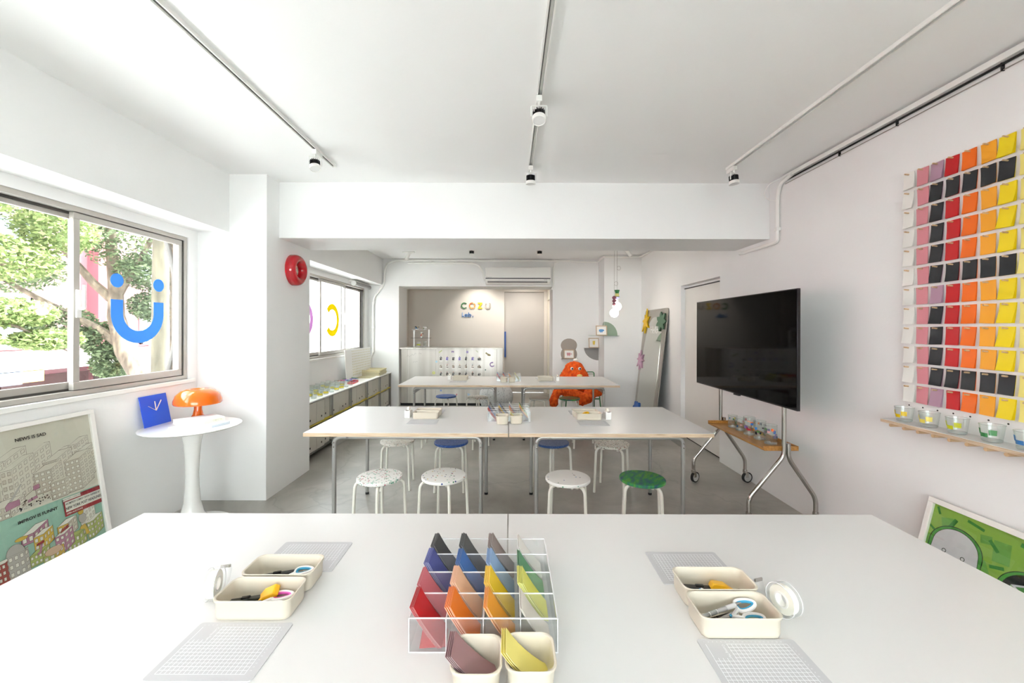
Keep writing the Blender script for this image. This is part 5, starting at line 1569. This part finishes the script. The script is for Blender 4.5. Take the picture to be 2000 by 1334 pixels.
for ex in (.125, .215):
    shape(a2, circ(ex, .345, .011, 14), 0, 0); shape(a2, circ(ex, .345, .0075, 14), 3, 0)
dome(.50, .315, .13, 0, 5)
shape(a2, [(.42, .20), (.46, .18), (.46, .32), (.42, .345)], 4, .002); shape(a2, [(.42, .345), (.46, .32), (.57, .36), (.52, .39)], 3, .002); shape(a2, [(.46, .18), (.57, .23), (.57, .36), (.46, .32)], 1, .002)
shape(a2, [(.44, .344), (.465, .330), (.545, .36), (.515, .378)], 6, .002); shape(a2, [(.43, .22), (.45, .21), (.45, .255), (.43, .265)], 1, .001); shape(a2, [(.425, .285), (.455, .27), (.455, .30), (.425, .315)], 6, .001)
shape(a2, [(.48, .24), (.55, .27), (.55, .31), (.48, .28)], 3, .002)
dome(.76, .37, .09, 0, 3)
a2.build('printed_drawing', G, p2, smooth=False, fix=False)
MB().box(.025, W2_-.025, .025, H2_-.025, .0105, .0125).build('glazing', clear_mat('picture_glass', 'FCFDFC', .05, .0), p2)

# ------------------------------------------------------------------ pegboard with paper pads
bd = thing('pegboard', 'tall white pegboard with wooden pegs and plywood ledge on the right wall', 'pegboard', (2.4385, 2.505, .95))
MB().box(-.018, 0, -1.35, 0, .02, 1.54).build('board', M('white_board', 'EAE8E5', .45), bd)
MB().box(-.150, -.0005, -1.35, .02, .018, .020).build('ledge_laminate', LAMINATE, bd).location = (0, 0, .019)
MB().box(-.150, -.0005, -1.35, .02, .020, .037).build('ledge', PLY, bd)
PEG = M('pale_beech', 'C9A983', .55)
peg_me = MB().tube([(0, 0, 0), (-.031, 0, .003)], .0045, 8).mesh('peg', PEG)
pegb_me = MB().cyl((0, 0, 0), (-.125, 0, 0), .0095, n=12).mesh('peg', PEG)
col_y = [2.479 - .0822*i for i in range(10)]
row_z = [2.472 - .1163*i for i in range(12)]
for c_ in range(10):
    link('peg', pegb_me, bd, (-.018, col_y[c_]-.012-2.505, .0095))
    MB().lathe([(0, 0), (.0045, 0), (.0045, .0008), (0, .0008)], 10, (-.0188, col_y[c_]-2.505, 1.079-.95), axis='X').build('hole', M('dark_hole', '2B2A28', .8), bd)
PADC = {'white': 'EBEAE4', 'pink': 'D48790', 'mauve': 'B08CA0', 'red': 'BF0A14', 'orange': 'EE6C0A', 'amber': 'F2A520', 'yellow': 'EED40E', 'pale yellow': 'EBDC7C', 'black': '222427'}
PMAT = {k: M('pad_' + k.replace(' ', '_'), v, .38, var=.015) for k, v in PADC.items()}
def pad_mesh(col, under, seed):
    rnd = random.Random(seed)
    mb = MB()
    def sheet(off, width, m, curl, tw):
        n = 8; f, bk = [], []
        h = .100
        for i in range(n+1):
            s = i/n
            x = -off - curl*s*s
            for side in (-1, 1):
                yy = side*width/2 + tw*s
                xx = x - (.004*s if side < 0 else 0)
                f.append((xx-.0004, yy, .010 - h*s)); bk.append((xx+.0004, yy, .010 - h*s))
        o = len(f)
        vs = f + bk; fs = []
        for i in range(n):
            a, b, c, d = 2*i, 2*i+1, 2*i+3, 2*i+2
            fs.append((a, b, c, d)); fs.append((o+a, o+d, o+c, o+b))
            fs.append((a, d, o+d, o+a)); fs.append((b, o+b, o+c, c))
        fs.append((0, o, o+1, 1)); fs.append((2*n, 2*n+1, o+2*n+1, o+2*n))
        mb.add(vs, fs, m)
    c0 = rnd.uniform(.004, .014); tw = rnd.uniform(-.006, .006)
    for k in range(3):
        sheet(.003+.0016*k, .067, 1 if k < 1 else 0, c0*(.35+.32*k), tw*(.2+.4*k))
    return mb.mesh('pad', [PMAT[col], PMAT[under]], angle=60)
colors = ['white', 'pink', 'mauve', 'red', 'orange', 'amber', 'yellow', 'pale yellow']
blackcells = {1: range(2, 7), 2: [2], 3: [2], 4: [2], 5: range(2, 7), 7: [2], 8: [2], 9: [2], 10: range(2, 7)}
pads = {}
for r_ in range(12):
    for c_ in range(8):
        col = 'black' if c_ in blackcells.get(r_, []) else colors[c_]
        v = (r_*5 + c_*3) % 5
        key = (col, colors[c_], v)
        if key not in pads: pads[key] = pad_mesh(col, colors[c_], hash((r_, c_)) % 1000)
        link('peg', peg_me, bd, (-.018, col_y[c_]-2.505, row_z[r_]-.95))
        o = link('paper_pad', pads[key], None, (2.421, col_y[c_]+random.uniform(-.003, .003), row_z[r_]), (random.uniform(-.05, .05), 0, 0))
        tag(o, '%s paper pad, %s row from top, %s column from left on pegboard' % (col, ordinal(r_), ordinal(c_)), 'paper pad', 'paper pads on the pegboard')
gl = [(2.445, 'golden yellow', 'E3C20E'), (2.30, 'pale yellow', 'EBD85A'), (2.155, 'lime', 'C3C516'), (2.00, 'green', '3E8A4C'), (1.86, 'blue', '2F74B4')]
for y, nm, colh in gl:
    tm = tint('cup_' + nm.replace(' ', '_'), colh, .8)
    glass_cup(2.358, y, .991, .036, .045, .082, 'low glass with %s patches on the pegboard ledge' % nm, [(118, 158, .036, .062, tm), (150, 200, .022, .042, tm), (205, 242, .034, .060, tm), (165, 195, .024, .040, tm)], 'low_glass', 'glass', 'low glasses on the pegboard ledge')

# ------------------------------------------------------------------ television on its rolling stand
tv = thing('television', 'large black flat television on a chrome rolling stand', 'television', (2.03, 3.664, .957))
MB().box(0, .022, -.777, .777, 0, .869).build('housing', M('gunmetal_bezel', '2A2A2C', .3, metal=.4), tv, bevel=.002)
MB().box(.022, .055, -.60, .60, .08, .62).build('rear_cover', BLACK, tv, bevel=.01)
MB().box(-.002, .0002, -.770, .770, .012, .862).build('screen', M('glossy_black_screen', '030304', .05, spec=.15), tv)
MB().box(-.004, .018, -.04, .04, -.012, 0).build('sensor_lip', BLACK, tv)
sd = thing('television_stand', 'chrome tube rolling television stand with oak tray', 'stand', (2.119, 3.63, 0))
TR = .0165
def caster(parent, x, y, a):
    cp = MB(); cp.cyl((x, y, .10), (x, y, .128), .021, n=16); cp.obox((x+.012*math.cos(a), y+.012*math.sin(a), .076), (.034, .030, .050), Matrix.Rotation(a, 3, 'Z'))
    co = cp.build('caster_fork', CHROME, parent)
    wx, wy = x+.022*math.cos(a), y+.022*math.sin(a)
    ax = Vector((-math.sin(a), math.cos(a), 0))
    c = Vector((wx, wy, .052))
    MB().cyl(tuple(c-ax*.012), tuple(c+ax*.012), .052, n=28).build('tyre', BLACKRUB, co)
    MB().cyl(tuple(c-ax*.0135), tuple(c+ax*.0135), .040, n=28).build('hub', M('hub_grey', 'C9C8C6', .3, metal=.5), co)
for sy in (-.473, .473):
    MB().tube(fillet([(0, sy, 1.50), (0, sy, .56), (-.272, sy, .235), (-.272, sy, .12)], .05, 8), TR, 16).build('post', CHROME, sd)
    MB().tube(fillet([(.034, sy, .655), (.034, sy, .54), (.245, sy, .235), (.245, sy, .12)], .05, 8), TR, 16).build('leg', CHROME, sd)
    caster(sd, -.272, sy, .5 if sy > 0 else -.4); caster(sd, .245, sy, .2)
MB().box(-.03, .03, -.473, .473, 1.18, 1.22).build('crossbar', BLACK, sd)
MB().box(-.03, .03, -.473, .473, 1.46, 1.50).build('crossbar', BLACK, sd)
tr = MB(); x0, x1, y0, y1, z = -.138, .128, -.452, .452, .592
tr.box(x0, x1, y0, y1, z, z+.010)
tr.box(x0+.002, x0+.010, y0, y1, z+.010, z+.014); tr.box(x1-.012, x1, y0, y1, z+.010, z+.036); tr.box(x0, x1-.012, y0, y0+.012, z+.010, z+.036); tr.box(x0, x1-.012, y1-.012, y1, z+.010, z+.036)
tr.build('tray', OAK, sd, bevel=.0015)
for i, (y, big) in enumerate([(3.90, 0), (3.775, 0), (3.63, 1), (3.48, 1), (3.335, 1)]):
    h = .155 if big else .115; r = .046 if big else .038
    glass_cup(2.128, y, .6025, r, r+.002, h, '%s tumbler with colourful decals on oak tray, %s from far end' % ('tall' if big else 'short', ordinal(i)), confetti(20+i, 14 if big else 9, h), group='decorated tumblers on the television tray')

# ------------------------------------------------------------------ leaning decorated mirror
MWm = frame_axes((2.212, 7.30, .004), (0, -1, 0), (.212, 0, 1.862))
mr = thing('leaning_mirror', 'tall steel framed mirror with coloured cut-out shapes leaning in the corner', 'mirror'); mr.matrix_world = MWm
mw_, mh_ = 1.05, 1.87
MB().prism([(x+mw_/2, y+mh_/2) for x, y in rrect(mw_, mh_, .05, 6)], -.012, 0).build('steel_plate', M('satin_steel_plate', 'B5B0A8', .28, metal=.9, var=.05, vscale=3), mr)
arch = [(.12, .05), (.90, .05), (.93, .75), (.90, 1.20)] + circ(.55, 1.38, .36, 20, 10, 165) + [(.14, 1.2), (.10, .75)]
MB().prism(arch, 0, .003).build('mirror_glass', M('mirror_glass', 'D6D4CB', .03, metal=1.0), mr)
def cut(poly, col, nm): MB().prism(poly, .004, .024, f3).build(nm, M('cut_' + col, col, .45), mr)
cut([(.115 + (x-.0)*1.0, 1.66+y) for x, y in star(0, 0, .17, .07, 8, 90)][:1] and [(.13 + x*(1.0), 1.66 + y) for x, y in [(0, .24), (.03, .07), (.14, .10), (.07, .0), (.15, -.10), (.05, -.07), (.02, -.20), (-.03, -.07), (-.13, -.17), (-.08, -.02), (-.16, .02), (-.06, .06), (-.08, .13), (-.03, .08)]], 'E8BE12', 'yellow_star')
gp = []
for i in range(28):
    q = 2*PI*i/28
    gp.append((.86 + (.165+.045*math.cos(7*q))*math.cos(q), 1.66 + (.125+.035*math.cos(7*q))*math.sin(q)))
cut(gp, '47694F', 'green_leaf_shape')
cut([(.06 + x, .985 + y) for x, y in [(0, .18), (.025, .06), (.12, .11), (.08, .03), (.16, .0), (.07, -.02), (.11, -.13), (.03, -.06), (.0, -.17), (-.03, -.06), (-.13, -.12), (-.07, -.01), (-.16, .01), (-.08, .04), (-.09, .12), (-.03, .06)]], 'CFA5BE', 'pink_star')
def cloud(cx, cy, R): return [(cx + (R+R*.16*math.cos(6*q))*math.cos(q)*1.3, cy + (R+R*.16*math.cos(6*q))*math.sin(q)) for q in [2*PI*i/30 for i in range(30)]]
cut(cloud(.16, .14, .12), '2F68C4', 'blue_cloud_shape'); cut(cloud(.80, .17, .11), '9C86C4', 'purple_cloud_shape')
tx = MB(); text_into(tx, 'Hello', .17, lambda u, v, w: (.55+u, 1.52+v, w), .0035, shear=.1); tx.build('lettering', M('white_paint_marker', 'F1F1EF', .6), mr, smooth=False, fix=False)

# ------------------------------------------------------------------ wall shelves with small pictures
def pshelf(name, label, plate, yw_, col, lx0, lx1, lz, depth=.10):
    t = thing(name, label, 'shelf')
    m = MB(); m.prism(plate, 0, .004, lambda u, v, w: (u, yw_-w, v)); m.build('back_plate', M('plate_' + col, col, .5), t)
    MB().box(lx0, lx1, yw_-depth, yw_, lz-.004, lz).build('ledge', M('plate_' + col, col, .5), t)
    return t
Sx = 8.06/800
wx = lambda px: (px-995)*Sx
wz = lambda py: HC-(py-642)*Sx
pc = []
for i in range(40):
    q = 2*PI*i/40 + PI/2
    pass
x_c = wx(1111.3)
pl = []
for s in [i/20 for i in range(21)]:
    z_ = wz(700) + s*(wz(661)-wz(700))
    w_ = .160*math.sqrt(max(0, 1-((s-.66)/.345)**2)) if s > .45 else 0
    w2 = .160*math.sqrt(max(0, 1-((s-.22)/.40)**2)) if s < .55 else 0
    pl.append((max(w_, w2, .012 if s in (0, 1) else 0), z_))
plate = [(x_c+w_, z_) for w_, z_ in pl] + [(x_c-w_, z_) for w_, z_ in reversed(pl)]
pshelf('wall_shelf', 'taupe metal shelf with rounded double hump back', plate, 8.065, 'A2988F', x_c-.155, x_c+.165, wz(700))
q0 = wx(1141)
pl = [(q0, wz(679)), (wx(1171), wz(679)), (wx(1171), wz(703.4))] + [(wx(1171) - (wx(1171)-q0)*math.sin(math.radians(a)), wz(679) - (wz(679)-wz(703.5))*math.cos(math.radians(a))) for a in range(10, 90, 10)]
pshelf('wall_shelf', 'grey quarter round metal shelf left of the corner pier', pl, 8.065, '8F8D8A', q0-.01, wx(1171), wz(679))
gx0, gx1, gz0, gz1 = 1.756, 2.0, 1.412, 1.668
gt = pshelf('wall_shelf', 'sage green quarter round shelf wrapped on the corner pier', [(gx0, gz0), (gx1, gz0)] + [(gx0 + (gx1-gx0)*math.cos(math.radians(a)), gz0 + (gz1-gz0)*math.sin(math.radians(a))) for a in range(10, 91, 10)], 7.585, '93A692', 1.49, gx1+.01, gz0)
m = MB(); m.prism([(7.585, gz0), (7.77, gz0), (7.76, gz0+.1), (7.72, gz0+.18), (7.66, gz0+.235), (7.585, gz1)], 0, .004, lambda u, v, w: (1.7535-w, u, v)); m.build('side_plate', M('plate_93A692', '93A692', .5), gt)
MB().box(1.49, 1.753, 7.585, 7.75, gz0-.004, gz0).build('side_ledge', M('plate_93A692', '93A692', .5), gt)
WOODF = M('pale_oak_frame', 'C4AC92', .5)
def small_frame(x, y, z, W_, H_, fig, col, label, rz=0):
    mw = frame_axes((x, y, z+.001), (math.cos(rz), math.sin(rz), 0), (-.16*-math.sin(rz)*0 , .16, 1))
    t = framed('picture_frame', label, mw, W_, H_, .016, WOODF, .018)
    t['category'] = 'picture frame'
    MB().box(.016, W_-.016, .016, H_-.016, -.003, .001).build('mount', M('white_mount', 'F0EEEA', .6), t)
    g = MB()
    for p in fig: g.flat([(W_/2+a*W_, H_/2+b*H_) for a, b in p], .0014 + .0001*fig.index(p), f3)
    g.build('printed_figure', M('fig_' + col, col, .6), t, smooth=False, fix=False)
cupfig = lambda: [[(-.2, -.12), (.12, -.12), (.14, .16), (-.22, .16)], [(-.14, -.22), (-.08, -.22), (-.06, -.12), (-.15, -.12)], [(.02, -.22), (.08, -.22), (.08, -.12), (.0, -.12)], [(.14, .08), (.26, .10), (.27, -.04), (.13, -.06), (.13, -.02), (.22, -.01), (.21, .06), (.14, .05)]]
bear = lambda: [[(-.24, -.06), (-.2, .12), (.0, .14), (.16, .12), (.24, .06), (.26, -.02), (.16, -.06), (.1, -.12), (-.14, -.12)], [(-.14, -.2), (-.06, -.2), (-.04, -.1), (-.14, -.1)], [(.0, -.2), (.08, -.2), (.1, -.1), (-.0, -.1)]]
vase = lambda: [[(-.10, -.14), (.10, -.14), (.14, .22), (-.12, .2)], [(-.08, -.22), (-.03, -.22), (-.02, -.14), (-.08, -.14)], [(.04, -.22), (.09, -.22), (.08, -.14), (.03, -.14)]]
small_frame(wx(1101.0), 8.025, wz(700), .205, .175, cupfig(), 'C98C90', 'small framed pink mug print on the taupe shelf')
small_frame(wx(1149.3), 8.025, wz(679), .205, .195, vase(), 'D9BE55', 'small framed yellow vase print on the grey shelf')
small_frame(1.595, 7.545, gz0, .205, .185, bear(), '5C9AD4', 'small framed blue animal mug print on the green shelf')

# ------------------------------------------------------------------ pendant lamps
bulb = M('lit_opal_globe', 'FFF6E8', .3, emit=9.0)
WIRE = M('grey_flex', 'A49F98', .5)
def pendant(x, y, zb, parts, label, loopz):
    t = thing('pendant_lamp', label, 'lamp', (x, y, zb))
    MB().sphere((0, 0, 0), .068, 32).build('globe', bulb, t)
    MB().cyl((0, 0, .055), (0, 0, .115), .020, n=20).build('socket', WHITE_MET, t)
    z = .115
    for k, (prof, col, h) in enumerate(parts):
        MB().lathe([(0, z)] + [(r, z+hh) for r, hh in prof] + [(0, z+h)], 28).build('bead', M('bead_' + col, col, .35), t); z += h
    top = ZC - zb
    lp_ = loopz - zb
    ring = [(.028 + .028*math.cos(PI + q), 0, lp_ + .032*math.sin(q)) for q in [2*PI*i/22 for i in range(23)]]
    MB().tube([(0, 0, z), (0, 0, lp_-.05)] + ring + [(0, 0, lp_+.06), (0, 0, top)], .0022, 8).build('cord', WIRE, t)
    MB().lathe([(0, top-.03), (.022, top-.03), (.026, top), (0, top)], 20).build('ceiling_rose', WHITE_MET, t)
cone = lambda r0, r1, h: [(r0, 0), (r1, h)]
pendant(1.706, 6.5, 1.892, [([(.018, 0), (.022, .012), (.042, .026), (.042, .038)], '8F92D6', .038), ([(.034, 0), (.033, .022), (.030, .052)], 'E8E08C', .052), ([(.026, 0), (.030, .02), (.041, .05), (.041, .056)], '2F7A40', .056)], 'pendant globe with green, yellow and lavender stacked beads', 2.50)
sp3 = lambda r: [(r*.45, 0), (r*.9, r*.45), (r, r*.8), (r*.9, r*1.15), (r*.45, r*1.6)]
pendant(1.652, 6.46, 1.787, [(sp3(.030), '8A5360', .048), (sp3(.032), '7E4A58', .051), (sp3(.034), '8A5360', .054)], 'pendant globe with three mauve beads, hanging lower', 2.25)
t = thing('pendant_track', 'short white ceiling track with black slot holding the pendant cords', 'light track', (1.68, 6.1, ZC))
MB().box(-.02, .02, 0, .62, -.02, 0).build('rail', WHITE_MET, t); MB().box(-.008, .008, .02, .60, -.022, -.019).build('slot', BLACK, t)

# ------------------------------------------------------------------ green wire chair with orange plush
GRN = M('green_wire', '2F7A48', .4)
ch = thing('wire_chair', 'green wire armchair against the far wall holding the orange plush', 'chair', (1.26, 7.22, 0))
wi = MB()
for sx in (-.28, .28):
    MB().tube(fillet([(sx*1.12, -.26, .006), (sx, -.22, .40), (sx, -.20, .43), (sx, .20, .42), (sx*1.08, .30, .006)], .04), .010, 8).build('leg', GRN, ch)
MB().tube(fillet([(-.30, -.22, .425), (.30, -.22, .425), (.28, .22, .415), (-.28, .22, .415), (-.30, -.22, .425)], .03), .009, 8).build('seat_frame', GRN, ch)
for i in range(13):
    x = -.27 + i*.045
    MB().cyl((x, -.22, .425), (x, .22, .415), .004, n=6).build('seat_wire', GRN, ch)
MB().tube(fillet([(-.27, .20, .42), (-.305, .34, .74), (.305, .34, .74), (.27, .20, .42)], .04), .009, 8).build('back_frame', GRN, ch)
for i in range(5):
    s = .25 + i*.16
    MB().cyl((-.27-.035*s, .20+.14*s, .42+.32*s), (.27+.035*s, .20+.14*s, .42+.32*s), .004, n=6).build('back_wire', GRN, ch)
MB().box(-.29, .29, -.235, -.215, .33, .352).build('front_bar', GRN, ch)

pl_ = thing('plush_toy', 'big orange furry plush creature slumped on the green chair', 'toy', (1.17, 7.15, .44))
fur = streak_mat('orange_fur', [(0.3, 'C23A06'), (0.5, 'E4550C'), (0.7, 'F26F1C')], scale=26, stretch=(1, 1, .6), rough=.95, bump=1.0)
bmz = MB()
def blob(c, r, sc): bmz.sphere(c, r, 20, sc=sc)
blob((-.02, .10, .20), .22, (1.25, .85, 1.0)); blob((-.02, .10, .36), .16, (1.15, .85, 1.05)); blob((0.0, .09, .12), .24, (1.45, .9, .75)); blob((-.02, .10, .27), .2, (1.25, .8, .8))
def limb(pts, rs):
    P_ = [Vector(p) for p in pts]
    for i in range(len(P_)-1):
        for k in range(7):
            s = k/6
            bmz.sphere(tuple(P_[i].lerp(P_[i+1], s)), rs[i]+(rs[i+1]-rs[i])*s, 14)
limb([(-.16, .0, .18), (-.32, -.12, .06), (-.40, -.20, -.06), (-.42, -.24, -.15)], [.09, .08, .07, .085])
limb([(-.10, .0, .06), (-.22, -.20, .05), (-.08, -.30, .0), (.04, -.34, -.035)], [.13, .10, .095, .075])
limb([(.14, -.02, .10), (.26, -.18, .05), (.13, -.33, -.05), (.02, -.38, -.115)], [.12, .11, .10, .07])
limb([(.16, .0, .10), (.30, -.16, .03), (.36, -.18, .0)], [.10, .09, .06])
body = bmz.build('body', fur, pl_)
rm = body.modifiers.new('remesh', 'REMESH'); rm.mode = 'VOXEL'; rm.voxel_size = .022; rm.use_smooth_shade = True
smm = body.modifiers.new('smooth', 'SMOOTH'); smm.iterations = 6; smm.factor = .6
tex = bpy.data.textures.new('fur_clumps', 'CLOUDS'); tex.noise_scale = .045
dp = body.modifiers.new('fur', 'DISPLACE'); dp.texture = tex; dp.strength = .035; dp.mid_level = .5
for x, a in ((-.085, -.25), (.050, -.1)):
    e = MB().sphere((x, -.052, .405), .028, 18, sc=(1, .5, 1)).build('eye', M('white_felt', 'F1F0EC', .6), pl_)
    MB().sphere((x + .006, -.064, .405), .015, 16, sc=(1, .5, 1.1)).build('pupil', M('navy_felt', '12214A', .4), e)
MB().sphere((.045, -.075, .285), .045, 16, sc=(1.1, .6, .6)).build('beak', M('pale_yellow_felt', 'E8D48A', .8), pl_)
MB().sphere((-.0, .08, .545), .035, 16, sc=(1.3, .8, .8)).build('tuft', M('white_tuft', 'EFECE4', .9, bump=.6), pl_)
